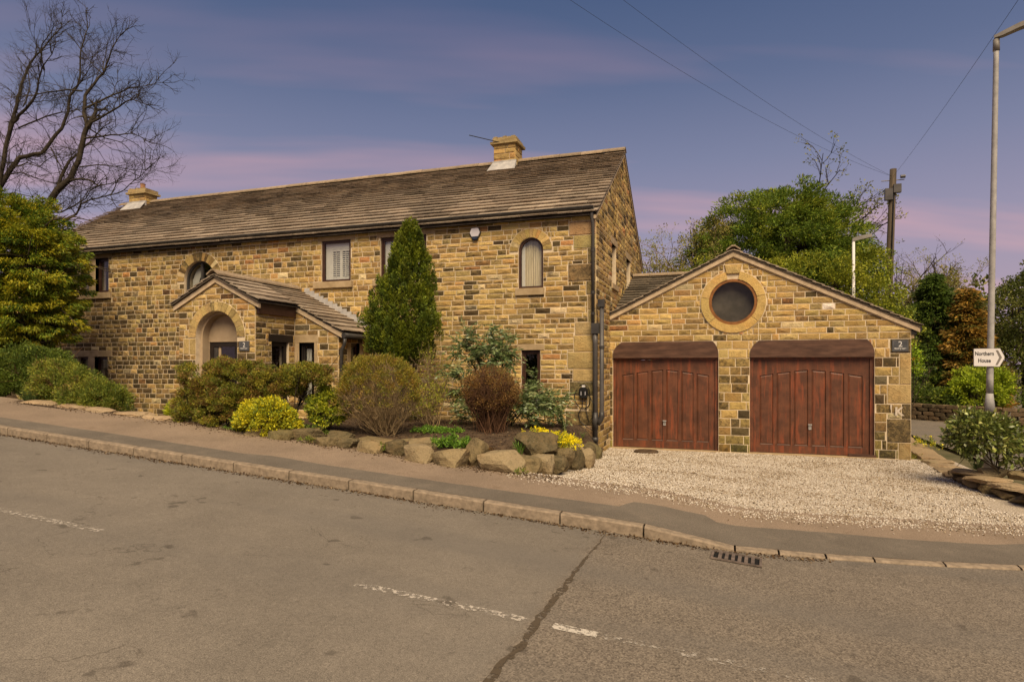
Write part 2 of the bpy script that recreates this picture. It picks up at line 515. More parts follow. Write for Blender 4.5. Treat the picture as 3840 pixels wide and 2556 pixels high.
def grid_obj(name, xs, ys, zf, mat, smooth=True, yf=None):
    """height field; ys may be parameters 0..1 when yf(x, t) is given"""
    vs = []
    for x in xs:
        for t in ys:
            y = yf(x, t) if yf else t
            vs.append((x, y, zf(x, y)))
    n = len(ys)
    fs = [(i * n + j, (i + 1) * n + j, (i + 1) * n + j + 1, i * n + j + 1) for i in range(len(xs) - 1) for j in range(n - 1)]
    me = bpy.data.meshes.new(name); me.from_pydata(vs, [], fs)
    o = link(name, me, mat, None, smooth)
    o['kind'] = 'structure'
    return o


def lsp(a, b, n):
    return [a + (b - a) * i / n for i in range(n + 1)]


def interp(x, pts):
    if x <= pts[0][0]: return pts[0][1]
    for (a, b), (c, d) in zip(pts, pts[1:]):
        if x <= c: return b + (d - b) * (x - a) / (c - a)
    return pts[-1][1]


def sstep(a, b, x):
    t = min(max((x - a) / (b - a), 0), 1)
    return t * t * (3 - 2 * t)


# ------------------------------------------------------------------ the lie of the land
KT = [(-60, 2.6), (-38, 2.55), (-30, 2.297), (-0.83, 0.226), (0.08, 0.072), (0.9, 0.0), (2.8, -0.08), (5, -0.12), (80, -0.2)]
KY = [(-60, 7.86), (-0.83, 6.74), (0.08, 6.74), (0.9, 7.0), (1.9, 7.22), (2.8, 7.5), (4.0, 8.2), (4.8, 9.4), (5.2, 11.5)]
UP = [(-0.83, .12), (0.08, .03), (2, .02)]
RISE = [(-7, .10), (-3.4, .03), (-1.5, .04), (0.2, .06), (3.4, .06)]
kerb_top = lambda x: interp(x, KT)
kerb_y = lambda x: interp(x, KY)


def pave_z(x, y):
    t = min(max((y - kerb_y(x) - .12) / 1.75, 0), 1.2)
    return kerb_top(x) + interp(x, RISE) * t


def road_z(x, y):
    d = kerb_y(x) - y
    return kerb_top(x) - interp(x, UP) + .018 * min(max(d, 0), 3.4) - .01 * max(d - 4.5, 0)


def bed_z(x, y):
    z = .62 + .16 * sstep(8.6, 9.6, y) - .10 * sstep(11.5, 13.3, y)
    z += .05 * mnoise.noise(Vector((x * 1.3, y * 1.3, 0)))
    z -= .5 * sstep(-3.0, -2.45, x) * sstep(9, 10, y)
    k = 1 - sstep(-9.2, -10.3, x)
    k = sstep(-10.3, -9.2, x)
    z = z * k + (.8 if y < 9.4 else .5) * (1 - k)
    f = sstep(8.5, 8.95, y + .05 * mnoise.noise(Vector((x * 2, 9, 0))))
    f *= 1 - sstep(-3.05, -2.6, x) * (1 - sstep(9.6, 10.4, y))
    lo = min(pave_z(x, 8.5) - .06, z)
    return lo + (z - lo) * f


BACK = [(-60, 9.9), (-14, 8.75), (-10, 8.75), (-7.5, 8.55), (-2.9, 8.42), (-1.5, 8.36), (.15, 8.31), (1.16, 8.6), (3.4, 9.15), (5, 10.0)]
back_y = lambda x: interp(x, BACK)


def gravel_z(x, y):
    e = pave_z(x, back_y(x))
    t = min(max((y - back_y(x)) / 6.0, 0), 1)
    z = e * (1 - t) ** 1.2 - .01
    return z + .012 * mnoise.noise(Vector((x * 2, y * 2, 3)))


def build_ground():
    xs = sorted(set([-600, -300, -150, -80] + lsp(-60, 40, 50) + [60, 100, 200, 400, 700]))
    ys = sorted(set([-600, -300, -120, -60, -30] + lsp(-12, 60, 36) + [80, 120, 200, 400, 800]))

    def gz(x, y):
        b = kerb_top(x) - .30
        b += .22 * sstep(9, 12, y) * (1 - sstep(-30, -22, x)) if x > -22 else 0
        if -22 < x < -1.9: b = min(b, b * (1 - sstep(9, 10.5, y)) - .25 * sstep(9, 10.5, y))
        if x > -1.9: b = -.22 if x < 4 else -.17
        return b
    grid_obj('ground', xs, ys, gz, 'ground')
    rx = lsp(-60, -6, 54) + lsp(-5.8, 5.2, 55)
    grid_obj('road', rx, lsp(0, 1, 24), lambda x, y: road_z(x, y), 'road', yf=lambda x, t: -25 + (kerb_y(x) + .03 + 25) * (1 - (1 - t) ** 1.8))
    grid_obj('side_road', lsp(5.2, 60, 24), lsp(-25, 70, 60), lambda x, y: road_z(5.2, 6) - .004 - .0015 * (x - 5.2), 'road')
    grid_obj('footway', lsp(-60, -6, 54) + lsp(-5.8, 5, 54), lsp(0, 1, 8), pave_z, 'pave',
             yf=lambda x, t: kerb_y(x) + .11 + (back_y(x) + .25 - kerb_y(x) - .11) * t)
    # the darker reinstated strip along the back of the kerb, its edge stepping out and in
    def edge(x):
        w = interp(x, [(-60, .45), (-9, .42), (-6.6, .40), (-6.2, .50), (-5.2, .46), (-2.5, .52), (-1.15, .56), (-1.12, .86), (-.2, .92), (-.15, .74), (1, .80), (2.3, .7), (5, .6)])
        return w + .018 * mnoise.noise(Vector((x * 5, 0, 0))) + .01 * mnoise.noise(Vector((x * 17, 4, 0)))
    grid_obj('footway_tar_strip', lsp(-60, -7, 50) + lsp(-6.95, 4, 160), lsp(0, 1, 3), lambda x, y: pave_z(x, y) + .005, 'patch',
             yf=lambda x, t: kerb_y(x) + .115 + edge(x) * t)
    grid_obj('driveway_gravel_bed', lsp(-3.2, 4.4, 50), lsp(0, 1, 40), gravel_z, 'gravelbed',
             yf=lambda x, t: (back_y(x) + .05 + .07 * mnoise.noise(Vector((x * 1.7, 2, 0))) + .04 * mnoise.noise(Vector((x * 6, 2, 0)))) * (1 - t) + 15.2 * t)
    grid_obj('flower_bed', lsp(-10.4, -2.45, 60), lsp(8.5, 13.4, 40), bed_z, 'soil')

    def lawn(x, y):
        p = pave_z(x, 8.7)
        lo = .5 if x > -21 else p
        k = sstep(9.2, 10.8, y)
        k2 = 1 - sstep(-19, -23, x)
        return p - .02 + (lo - p) * k * k2 + .05 * mnoise.noise(Vector((x, y, 1)))
    grid_obj('garden_soil', lsp(-60, -10.35, 60), lsp(8.62, 30, 40), lawn, 'soil')


build_ground()


# ------------------------------------------------------------------ kerb
def build_kerb():
    root = top('kerb', None, None, (-5, 6.8, .3), kind='structure')
    pts = []
    x = -0.83
    while x > -26:
        pts.append(x); x -= .913
    pts = pts[::-1] + [.08]
    xs = pts + [.50, .95, 1.40, 2.05, 2.75, 3.4, 4.0, 4.5, 4.8]
    for a, b in zip(xs, xs[1:]):
        g = .010
        n = 3
        vs, fs = [], []
        st = [a + g + (b - a - 2 * g) * i / n for i in range(n + 1)]
        for s in st:
            y = kerb_y(s); z = kerb_top(s) + rnd.uniform(-.0015, .0015)
            fz = road_z(s, y) - .08
            r = .016
            prof = [(0, fz), (.004, z - r), (.006 + r * .4, z - r * .25), (.012 + r, z), (.125, z + .003), (.125, fz)]
            dy = rnd.uniform(-.003, .003)
            vs += [(s, y + u + dy, w) for u, w in prof]
        m = 6
        for i in range(n):
            for k in range(m):
                k2 = (k + 1) % m
                fs.append((i * m + k, i * m + k2, (i + 1) * m + k2, (i + 1) * m + k))
        fs.append(tuple(range(m))); fs.append(tuple(range(n * m, n * m + m))[::-1])
        MB().add(vs, fs).obj('kerbstone', 'kerb', root)


build_kerb()


# ------------------------------------------------------------------ masonry engine
CAMP = Vector((0, 0, 1.9))


def clip_hp(poly, a, b, c):
    """keep a*u + b*z <= c"""
    out = []
    n = len(poly)
    for i in range(n):
        p, q = poly[i], poly[(i + 1) % n]
        dp, dq = a * p[0] + b * p[1] - c, a * q[0] + b * q[1] - c
        if dp <= 0: out.append(p)
        if (dp < 0 < dq) or (dq < 0 < dp):
            t = dp / (dp - dq)
            out.append((p[0] + (q[0] - p[0]) * t, p[1] + (q[1] - p[1]) * t))
    return out


def area(p):
    return .5 * sum(p[i][0] * p[(i + 1) % len(p)][1] - p[(i + 1) % len(p)][0] * p[i][1] for i in range(len(p))) if len(p) > 2 else 0


def inset(poly, d):
    """shrink a convex counter-clockwise polygon by d"""
    n = len(poly); out = poly
    for i in range(n):
        p, q = poly[i], poly[(i + 1) % n]
        ex, ez = q[0] - p[0], q[1] - p[1]
        L = math.hypot(ex, ez)
        if L < 1e-6: continue
        nx, nz = ez / L, -ex / L            # outward
        out = clip_hp(out, nx, nz, nx * p[0] + nz * p[1] - d)
        if len(out) < 3: return []
    return out


def cut(poly, hole):
    """poly minus hole -> list of convex pieces"""
    if hole[0] == 'rect':
        _, u0, u1, z0, z1 = hole
        us = [p[0] for p in poly]; zs = [p[1] for p in poly]
        if max(us) <= u0 or min(us) >= u1 or max(zs) <= z0 or min(zs) >= z1: return [poly]
        res = []
        rest = poly
        for h in ((1, 0, u0), (-1, 0, -u1), (0, 1, z0), (0, -1, -z1)):
            piece = clip_hp(rest, *h)
            if len(piece) > 2 and area(piece) > 1e-5: res.append(piece)
            rest = clip_hp(rest, -h[0], -h[1], -h[2])
            if len(rest) < 3: break
        return res
    _, uc, zc, r, zmin = hole
    cx = sum(p[0] for p in poly) / len(poly); cz = sum(p[1] for p in poly) / len(poly)
    if max(p[1] for p in poly) <= zmin: return [poly]
    # nearest point of the polygon to the centre
    us = [p[0] for p in poly]; zs = [p[1] for p in poly]
    nu = min(max(uc, min(us)), max(us)); nz = min(max(zc, min(zs)), max(zs))
    if math.hypot(nu - uc, nz - zc) >= r: return [poly]
    if max(us) - min(us) > .16:
        mid = (max(us) + min(us)) / 2
        if min(us) + .05 < uc < max(us) - .05: mid = uc
        out = []
        for h in ((1, 0, mid), (-1, 0, -mid)):
            pc = clip_hp(poly, *h)
            if len(pc) > 2: out += cut(pc, hole) if max(p[0] for p in pc) - min(p[0] for p in pc) > .16 else cut1(pc, hole)
        return out
    return cut1(poly, hole)


def cut1(poly, hole):
    _, uc, zc, r, zmin = hole
    # push out along the direction of the corner farthest from the centre
    far = max(poly, key=lambda p: math.hypot(p[0] - uc, p[1] - zc))
    cx = sum(p[0] for p in poly) / len(poly); cz = sum(p[1] for p in poly) / len(poly)
    dx, dz = .5 * (cx + far[0]) - uc, .5 * (cz + far[1]) - zc
    L = math.hypot(dx, dz)
    if L < 1e-5: return []
    dx, dz = dx / L, dz / L
    pc = clip_hp(poly, -dx, -dz, -(dx * uc + dz * zc + r))
    return [pc] if len(pc) > 2 else []


PAL = [((.38, .262, .108), 30), ((.42, .30, .135), 22), ((.33, .222, .092), 22), ((.255, .170, .078), 14),
       ((.36, .215, .090), 5), ((.36, .180, .078), 2), ((.48, .385, .24), 3)]
PALW = [w for _, w in PAL]


def stone_col(pdark, pal=None, mossy=0.0):
    c = rnd.choices(PAL, PALW)[0][0] if pal is None else pal
    k = rnd.uniform(.82, 1.14)
    c = [v * k * rnd.uniform(.96, 1.04) for v in c]
    r = rnd.random()
    if r < pdark: a = rnd.uniform(.34, .74)
    elif r < .16 + pdark * 2.2: a = rnd.uniform(.14, .34)
    else: a = rnd.uniform(-.10, .17)
    c = [c[0] * 1.22, c[1] * 1.22, c[2] * 1.06]
    if mossy: c = [c[0] * (1 - .35 * mossy), c[1] * (1 - .18 * mossy), c[2] * (1 - .35 * mossy)]
    return (*c, a)


def stone_mb(mb, poly, mp, col, joint=.0080, proud=None, back=-.03):
    p0 = inset(poly, joint)
    if len(p0) < 3 or area(p0) < 4e-4: return False
    pr = rnd.uniform(.004, .011) if proud is None else proud
    p1 = inset(p0, rnd.uniform(.006, .013))
    n = len(p0)
    if len(p1) != n: p1 = None
    vs = [mp(u, z, back) for u, z in p0] + [mp(u + rnd.uniform(-.002, .002), z + rnd.uniform(-.002, .002), pr * .45) for u, z in p0]
    fs = [(i, (i + 1) % n, n + (i + 1) % n, n + i) for i in range(n)]
    if p1:
        vs += [mp(u, z, pr + rnd.uniform(-.005, .006)) for u, z in p1]
        fs += [(n + i, n + (i + 1) % n, 2 * n + (i + 1) % n, 2 * n + i) for i in range(n)]
        cu = sum(p[0] for p in p1) / n; cz = sum(p[1] for p in p1) / n      # rough pitched face: an off-centre high point
        ext = max(abs(p[0] - cu) for p in p1)
        vs.append(mp(cu + ext * rnd.uniform(-.5, .5), cz + rnd.uniform(-.025, .03), pr + rnd.uniform(.002, .022)))
        fs += [(2 * n + i, 2 * n + (i + 1) % n, 3 * n) for i in range(n)]
    else:
        fs.append(tuple(range(n, 2 * n)))
    mb.add(vs, fs, col)
    return True


def courses(z0, z1, h=.137, v=.012):
    zs = [z0]
    while zs[-1] < z1 - h * .6:
        zs.append(zs[-1] + h + rnd.uniform(-v, v))
    k = (z1 - z0) / (zs[-1] - z0)
    return [z0 + (z - z0) * k for z in zs]


def wall_stones(out, mp, u0, u1, zs, holes, planes, pd, wid=(.20, .44), wall=None, pal=None, mossz=None):
    """fill a wall with coursed stones; appends (poly, map, colour, wall part) to out"""
    for z0, z1 in zip(zs, zs[1:]):
        u = u0
        while u < u1:
            w = rnd.uniform(*wid)
            if rnd.random() < .12: w *= .6
            e = u + w
            if u1 - e < wid[0] * .6: e = u1
            polys = [[(u, z0), (e, z0), (e, z1), (u, z1)]]
            for h in holes:
                polys = [q for p in polys for q in cut(p, h)]
            for hp in planes:
                polys = [q for q in (clip_hp(p, *hp) for p in polys) if len(q) > 2]
            for p in polys:
                us = [q[0] for q in p]; vz = [q[1] for q in p]
                if area(p) > .0022 and max(us) - min(us) > .035 and max(vz) - min(vz) > .03:
                    cu, cz = sum(us) / len(us), sum(vz) / len(vz)
                    ms = 0
                    if mossz is not None: ms = 1 - sstep(mossz[0], mossz[1], cz + rnd.uniform(-.1, .1))
                    out.append((p, mp, stone_col(pd(cu, cz), pal, ms), wall, {}))
            u = e


def ring_stones(out, mp, uc, zc, r0, r1, a0, a1, n, wall, pd=.1, vary=.0, pal=None, kw=None):
    """voussoirs between radii r0 and r1 over the angles a0..a1 (degrees, from +u, counter-clockwise)"""
    ws = [rnd.uniform(1 - vary, 1 + vary) for _ in range(n)]
    tot = sum(ws); a = a0
    for w in ws:
        b = a + (a1 - a0) * w / tot
        ca, sa, cb, sb = math.cos(R(a)), math.sin(R(a)), math.cos(R(b)), math.sin(R(b))
        k = max(1, int(abs(b - a) // 12) + 1)
        inn = [(uc + r0 * math.cos(R(a + (b - a) * i / k)), zc + r0 * math.sin(R(a + (b - a) * i / k))) for i in range(k + 1)]
        ou = [(uc + r1 * math.cos(R(a + (b - a) * i / k)), zc + r1 * math.sin(R(a + (b - a) * i / k))) for i in range(k + 1)]
        poly = inn[::-1] + ou if b > a else ou + inn[::-1]
        out.append((poly, mp, stone_col(pd, pal), wall, dict(kw or {}, ring=1)))
        a = b


def ring_mb(mb, poly, mp, col, joint=.005, proud=.016, back=-.03):
    n = len(poly)
    cu = sum(p[0] for p in poly) / n; cz = sum(p[1] for p in poly) / n
    ext = max(math.hypot(p[0] - cu, p[1] - cz) for p in poly)
    k = 1 - joint / ext * 1.4
    q = [(cu + (u - cu) * k, cz + (z - cz) * k) for u, z in poly]
    vs = [mp(u, z, back) for u, z in q] + [mp(u, z, proud) for u, z in q]
    m = n // 2
    fs = [(i, (i + 1) % n, n + (i + 1) % n, n + i) for i in range(n)]
    for i in range(m - 1):                       # quads across the ring, inner i to outer
        a, b = i, i + 1
        fs.append((n + m - 1 - a if False else n + i, n + i + 1, n + n - 2 - i, n + n - 1 - i))
    mb.add(vs, fs, col)
    return True


def proj_area(poly, mp):
    pts = [Vector(mp(u, z, 0)) for u, z in poly]
    c = sum(pts, Vector()) / len(pts) - CAMP
    # inside the frame?
    th = R(18.8)
    xc = c.x * math.cos(th) + c.y * math.sin(th); zc = -c.x * math.sin(th) + c.y * math.cos(th)
    if zc < .5 or abs(xc / zc) > .83: return 0
    n = (pts[1] - pts[0]).cross(pts[2] - pts[0])
    n = n.normalized() if n.length > 0 else Vector((0, 0, 1))
    return abs(area(poly)) * abs(n.dot(c.normalized())) / c.length_squared


def emit_stones(stones, limit=300, mat='stone', name='stone', rest_parent=None):
    """the `limit` stones that show largest become objects, the rest one joined part"""
    order = sorted(range(len(stones)), key=lambda i: -proj_area(stones[i][0], stones[i][1]))
    single = set(order[:limit])
    rest = MB()
    for i, (poly, mp, col, wall, kw) in enumerate(stones):
        mb = MB() if i in single else rest
        if area(poly) < 0: poly = poly[::-1]
        kw = dict(kw)
        ok = ring_mb(mb, poly, mp, col, proud=kw.get('proud', .016)) if kw.pop('ring', 0) else stone_mb(mb, poly, mp, col, **kw)
        if i in single and ok:
            mb.obj(name, mat, wall)
    if rest.v:
        o = rest.obj('further_' + name + 's', mat, rest_parent)
        o['kind'] = 'stuff'


def plate(name, outer, holes, mp, d0, d1, mat, parent):
    """flat wall with holes, from depth d0 (front) to d1 (back)"""
    loops = [outer] + holes
    tris = tessellate_polygon([[Vector((u, z, 0)) for u, z in lp] for lp in loops])
    flat = [p for lp in loops for p in lp]
    n = len(flat)
    vs = [mp(u, z, d0) for u, z in flat] + [mp(u, z, d1) for u, z in flat]
    fs = [tuple(t) for t in tris] + [tuple(i + n for i in t)[::-1] for t in tris]
    b = 0
    for lp in loops:
        m = len(lp)
        fs += [(b + i, b + (i + 1) % m, n + b + (i + 1) % m, n + b + i) for i in range(m)]
        b += m
    return MB().add(vs, fs).obj(name, mat, parent)


def arch_poly(uc, zb, zs, r, n=20):
    return [(uc - r, zb), (uc + r, zb)] + [(uc + r * math.cos(math.pi * i / n), zs + r * math.sin(math.pi * i / n)) for i in range(n + 1)]


def circ_poly(uc, zc, r, n=48):
    return [(uc + r * math.cos(2 * math.pi * i / n), zc + r * math.sin(2 * math.pi * i / n)) for i in range(n)]


def rect_poly(u0, u1, z0, z1):
    return [(u0, z0), (u1, z0), (u1, z1), (u0, z1)]


def front_map(y):
    return lambda u, z, d: (u, y - d, z)


def right_map(x):
    return lambda u, z, d: (x + d, u, z)


def frame_rect(parent, mp, u0, u1, z0, z1, d, w=.055, t=.05, mat='brownfr', name='window', cols=1, rows=1, bar=.035, glass='glass', casement=True):
    """a rectangular window: outer frame, inner sash, glazing; returns the window part"""
    mb = MB()
    for a in (rect_poly(u0, u0 + w, z0, z1), rect_poly(u1 - w, u1, z0, z1), rect_poly(u0 + w, u1 - w, z0, z0 + w), rect_poly(u0 + w, u1 - w, z1 - w, z1)):
        mb.prism(a, mp, d, d - t)
    for i in range(1, cols):
        c = u0 + (u1 - u0) * i / cols
        mb.prism(rect_poly(c - bar / 2, c + bar / 2, z0 + w, z1 - w), mp, d - .004, d - t)
    for i in range(1, rows):
        c = z0 + (z1 - z0) * i / rows
        mb.prism(rect_poly(u0 + w, u1 - w, c - bar / 2, c + bar / 2), mp, d - .006, d - t)
    o = mb.obj(name, mat, parent)
    if casement:
        s = MB(); w2 = w + .004; k = .03
        for a in (rect_poly(u0 + w2, u0 + w2 + k, z0 + w2, z1 - w2), rect_poly(u1 - w2 - k, u1 - w2, z0 + w2, z1 - w2),
                  rect_poly(u0 + w2 + k, u1 - w2 - k, z0 + w2, z0 + w2 + k), rect_poly(u0 + w2 + k, u1 - w2 - k, z1 - w2 - k, z1 - w2)):
            s.prism(a, mp, d - .012, d - t + .006)
        s.obj('sash', mat, o)
    MB().add([mp(u, z, d - .034) for u, z in rect_poly(u0 + w * .8, u1 - w * .8, z0 + w * .8, z1 - w * .8)], [(0, 1, 2, 3)]).obj('pane', glass, o)
    return o


def block(parent, name, mp, u0, u1, z0, z1, d0, d1, mat='ashlar', bev=.004):
    """a dressed block, slightly chamfered to the front"""
    p, q = rect_poly(u0, u1, z0, z1), rect_poly(u0 + bev, u1 - bev, z0 + bev, z1 - bev)
    vs = [mp(u, z, d1) for u, z in p] + [mp(u, z, d0 - bev) for u, z in p] + [mp(u, z, d0) for u, z in q]
    fs = [(3, 2, 1, 0), (8, 9, 10, 11)] + [(b + i, b + (i + 1) % 4, b + 4 + (i + 1) % 4, b + 4 + i) for b in (0, 4) for i in range(4)]
    return MB().add(vs, fs).obj(name, mat, parent)


def slate_plane(items, O, U, V, lu, lv, exps, wid, roof, lift=.054, lclip=None, thick=.028, pal=None):
    """stone slates in courses on a slope: O lower-left corner, U along the eave, V up the slope (unit vectors)"""
    O, U, V = Vector(O), Vector(U).normalized(), Vector(V).normalized()
    N = U.cross(V).normalized()
    if N.z < 0: N = -N
    s = 0.0
    for i, ex in enumerate(exps):
        a = lclip(s)[0] if lclip else 0.0
        b = lclip(s)[1] if lclip else lu
        u = a - (rnd.uniform(.05, .4) if i % 2 else 0)
        first = True
        while u < b - .02:
            w = rnd.uniform(*wid)
            u0, u1 = max(u, a), min(u + w, b)
            if b - u1 < wid[0] * .35: u1 = b
            u += w
            if u1 == b: u = b
            if u1 - u0 < .06: continue
            g = rnd.uniform(.003, .008)
            lo = s + rnd.uniform(-.003, .003); hi = min(s + ex * 1.25, lv)
            th = thick * rnd.uniform(.9, 1.15)
            l0 = lift * rnd.uniform(.94, 1.10)
            base = [(u0 + g, lo + rnd.uniform(-.005, .005)), (u1 - g, lo + rnd.uniform(-.005, .005)), (u1 - g, hi), (u0 + g, hi)]
            hs = [l0, l0 + rnd.uniform(-.004, .004), .0, .0]
            vs = [O + U * p[0] + V * p[1] + N * h for p, h in zip(base, hs)] + \
                 [O + U * p[0] + V * p[1] + N * (h + th) for p, h in zip(base, hs)]
            k = rnd.uniform(.93, 1.2)
            c = rnd.choice(pal or [(.262, .208, .152), (.292, .234, .172), (.24, .188, .136), (.312, .252, .184), (.275, .222, .166)])
            col = (c[0] * k, c[1] * k, c[2] * k, rnd.choice([-.05, 0, .05, .1, .2, .32]))
            cen = sum(vs, Vector()) / 8
            rel = cen - CAMP
            sc = (u1 - u0) * ex * abs(N.dot(rel.normalized())) / rel.length_squared
            items.append((vs, col, sc, roof))
        s += ex


BOXF = [(3, 2, 1, 0), (4, 5, 6, 7), (0, 1, 5, 4), (1, 2, 6, 5), (2, 3, 7, 6), (3, 0, 4, 7)]


def emit_slates(items, limit, parent):
    order = sorted(range(len(items)), key=lambda i: -items[i][2])
    single = set(order[:limit])
    rest = MB()
    for i, (vs, col, sc, roof) in enumerate(items):
        if i in single:
            MB().add(vs, BOXF, col).obj('slate', 'slate', roof)
        else:
            rest.add(vs, BOXF, col)
    if rest.v:
        rest.obj('further_slates', 'slate', parent)['kind'] = 'stuff'


def ridge_stones(parent, a, b, drop, half, n, mat='slate', name='ridge_tile'):
    a, b = Vector(a), Vector(b)
    d = (b - a).normalized(); side = Vector((-d.y, d.x, 0)).normalized()
    L = (b - a).length
    for i in range(n):
        p = a + d * (L * i / n + .004); q = a + d * (L * (i + 1) / n - .004)
        j = Vector((0, 0, rnd.uniform(-.004, .006)))
        t = Vector((0, 0, .035))
        vs = []
        for e in (p, q):
            l, r = e - side * half - Vector((0, 0, drop)), e + side * half - Vector((0, 0, drop))
            vs += [l + j, e + j - side * .03 + Vector((0, 0, .004)), e + j + side * .03 + Vector((0, 0, .004)), r + j,
                   r + j + t, e + j + t + side * .035, e + j + t - side * .035, l + j + t]
        fs = [(k, (k + 1) % 8, 8 + (k + 1) % 8, 8 + k) for k in range(8)] + [tuple(range(8))[::-1], tuple(range(8, 16))]
        k = rnd.uniform(.9, 1.2)
        MB().add(vs, fs, (.27 * k, .205 * k, .135 * k, rnd.choice([0, .05, .15, .25]))).obj(name, mat, parent)


# ------------------------------------------------------------------ the cottage
YF = 13.35           # front face
XR = -2.645          # right gable face
XL = -20.7           # left end
YB = 20.87           # back
YRD, ZRD = 17.11, 7.66
ZE = 5.22            # wall top at the eaves


def build_cottage():
    root = top('cottage', 'long two-storey sandstone cottage with stone slate roof and two chimneys', 'house', (-11.5, YF, .2))
    fm, rm = front_map(YF), right_map(XR)
    ac, asp, ar, aro = -13.43, 4.235, .53, .765         # arched window over the porch
    wc, wsp, wr, wro = -4.107, 4.487, .287, .494         # arched window near the gable
    holes2d = [rect_poly(-17.95, -17.50, 4.05, 5.04), rect_poly(-17.243, -16.735, 4.05, 5.04),
               rect_poly(-17.95, -17.535, 1.0, 2.21), rect_poly(-17.277, -16.768, 1.0, 2.21),
               arch_poly(ac, 3.72, asp, ar), rect_poly(-9.56, -8.72, 4.02, 5.04),
               rect_poly(-7.896, -7.355, 4.0, 5.02), rect_poly(-7.2, -6.667, 4.0, 5.02),
               arch_poly(wc, 3.655, wsp, wr), rect_poly(-4.326, -3.887, 1.38, 2.285)]
    wall = plate('front_wall', rect_poly(XL, XR - .01, -.3, ZE), holes2d, fm, 0, -.32, 'mortar', root)
    # blocks of dressed stone (lintels, sills, mullions, jambs); the coursing is cut round them
    dressed = [('lintel', -18.2, -16.62, 5.04, 5.20, .012), ('mullion', -17.50, -17.243, 4.052, 5.038, .004), ('sill', -18.2, -16.62, 3.88, 4.05, .06),
               ('lintel', -18.2, -16.60, 2.21, 2.385, .012), ('mullion', -17.535, -17.277, 1.0, 2.208, .004),
               ('lintel', -9.66, -8.60, 5.04, 5.19, .01), ('sill', -9.77, -8.655, 3.865, 4.02, .07),
               ('lintel', -7.99, -6.45, 5.02, 5.18, .01), ('mullion', -7.355, -7.2, 4.002, 5.018, .004), ('sill', -8.08, -6.5, 3.86, 4.0, .06),
               ('sill', -4.455, -3.79, 3.50, 3.652, .06), ('lintel', -4.42, -3.80, 2.285, 2.415, .015), ('sill', -4.42, -3.80, 1.26, 1.378, .05)]
    for nm, u0, u1, z0, z1, d in dressed:
        block(wall, nm, fm, u0, u1, z0, z1, d, -.2)
    holes = [('rect', u0, u1, z0, z1) for _, u0, u1, z0, z1, _ in dressed]
    holes += [('rect', a[0][0], a[1][0], a[0][1], a[2][1]) for a in holes2d if len(a) == 4]
    holes += [('rect', ac - ar, ac + ar, 3.72, asp), ('circ', ac, asp, aro, asp - .02), ('rect', wc - wr, wc + wr, 3.6, wsp), ('circ', wc, wsp, wro, wsp - .02)]
    stones = []
    # large corner stones at the right-hand end
    qz, q = .02, []
    rq = random.Random(5)
    while qz < 5.15:
        big = rq.random() < .62
        h = rq.uniform(.27, .38) if big else rq.uniform(.24, .34)
        h = min(h, 5.2 - qz)
        w = rq.uniform(.46, .68) if big else rq.uniform(.16, .24)
        if h > .08: q.append((qz, qz + h, w))
        qz += h
    for z0, z1, w in q:
        holes.append(('rect', XR - w, XR, z0, z1))
        dk = rq.random()
        stones.append((rect_poly(XR - w, XR, z0, z1), fm, (*[v * rq.uniform(.95, 1.1) for v in (.40, .285, .13)], .45 if dk < .28 else (.15 if dk < .5 else -.1)), wall, {'proud': .016}))

    def pd(u, z):
        left = 1 - sstep(-13.5, -8.2, u)
        low = 1 - sstep(2.2, 4.6, z)
        p = .07 + left * (.20 + .44 * low)
        if u > -3.4: p += .12
        if abs(u + 5.55) < .12 and 2.3 < z < 4.1: p = .75       # run-off stain under the old waste pipe
        return p
    # left of the conifer: older random-coursed stones; right of it: thinner, longer courses
    zsl = courses(-.05, ZE, .131, .016)
    wall_stones(stones, fm, XL, -6.9, zsl, holes, [], pd, (.15, .35), wall)
    zsr = courses(-.05, ZE, .109, .024)
    wall_stones(stones, fm, -6.9, XR, zsr, holes, [], pd, (.20, .44), wall)
    ring_stones(stones, fm, ac, asp, ar, aro, 0, 180, 19, wall, .3, .35)
    ring_stones(stones, fm, wc, wsp, wr, wro, 0, 180, 13, wall, .08, .3)
    # gable wall to the right
    gholes = [rect_poly(15.33, 15.92, 3.95, 4.93), rect_poly(17.66, 18.40, 3.95, 4.95)]
    slope = (ZRD - ZE) / (YRD - YF)
    gable = plate('gable_wall', [(YF + .002, -.3), (YB, -.3), (YB, ZE), (YRD, ZRD - .03), (YF + .002, ZE)], gholes, rm, 0, -.32, 'mortar', root)
    gd = [('lintel', 15.15, 16.12, 4.93, 5.10, .012), ('sill', 15.2, 16.1, 3.82, 3.95, .05), ('lintel', 17.5, 18.6, 4.95, 5.14, .012), ('sill', 17.55, 18.5, 3.82, 3.95, .05)]
    for nm, u0, u1, z0, z1, d in gd:
        block(gable, nm, rm, u0, u1, z0, z1, d, -.2)
    gh = [('rect', u0, u1, z0, z1) for _, u0, u1, z0, z1, _ in gd] + [('rect', 15.33, 15.92, 3.95, 4.93), ('rect', 17.66, 18.40, 3.95, 4.95)]
    planes = [(-slope, 1, ZE - slope * YF - .02), (slope, 1, ZE + slope * YB - .02)]
    wall_stones(stones, rm, YF, YB, courses(-.05, 7.7, .128, .024), gh, planes, lambda u, z: .16, (.22, .5), gable)
    emit_stones(stones, 300, rest_parent=root)
    # plain back and left end, floors and a closed interior
    MB().box((XL, YB - .3, -.3), (XR - .34, YB, ZE)).obj('back_wall', 'mortar', root)
    lm = right_map(XL)
    plate('left_gable_wall', [(YF + .33, -.3), (YB - .31, -.3), (YB - .31, ZE), (YRD, ZRD - .03), (YF + .33, ZE)], [], lm, 0, .3, 'mortar', root)
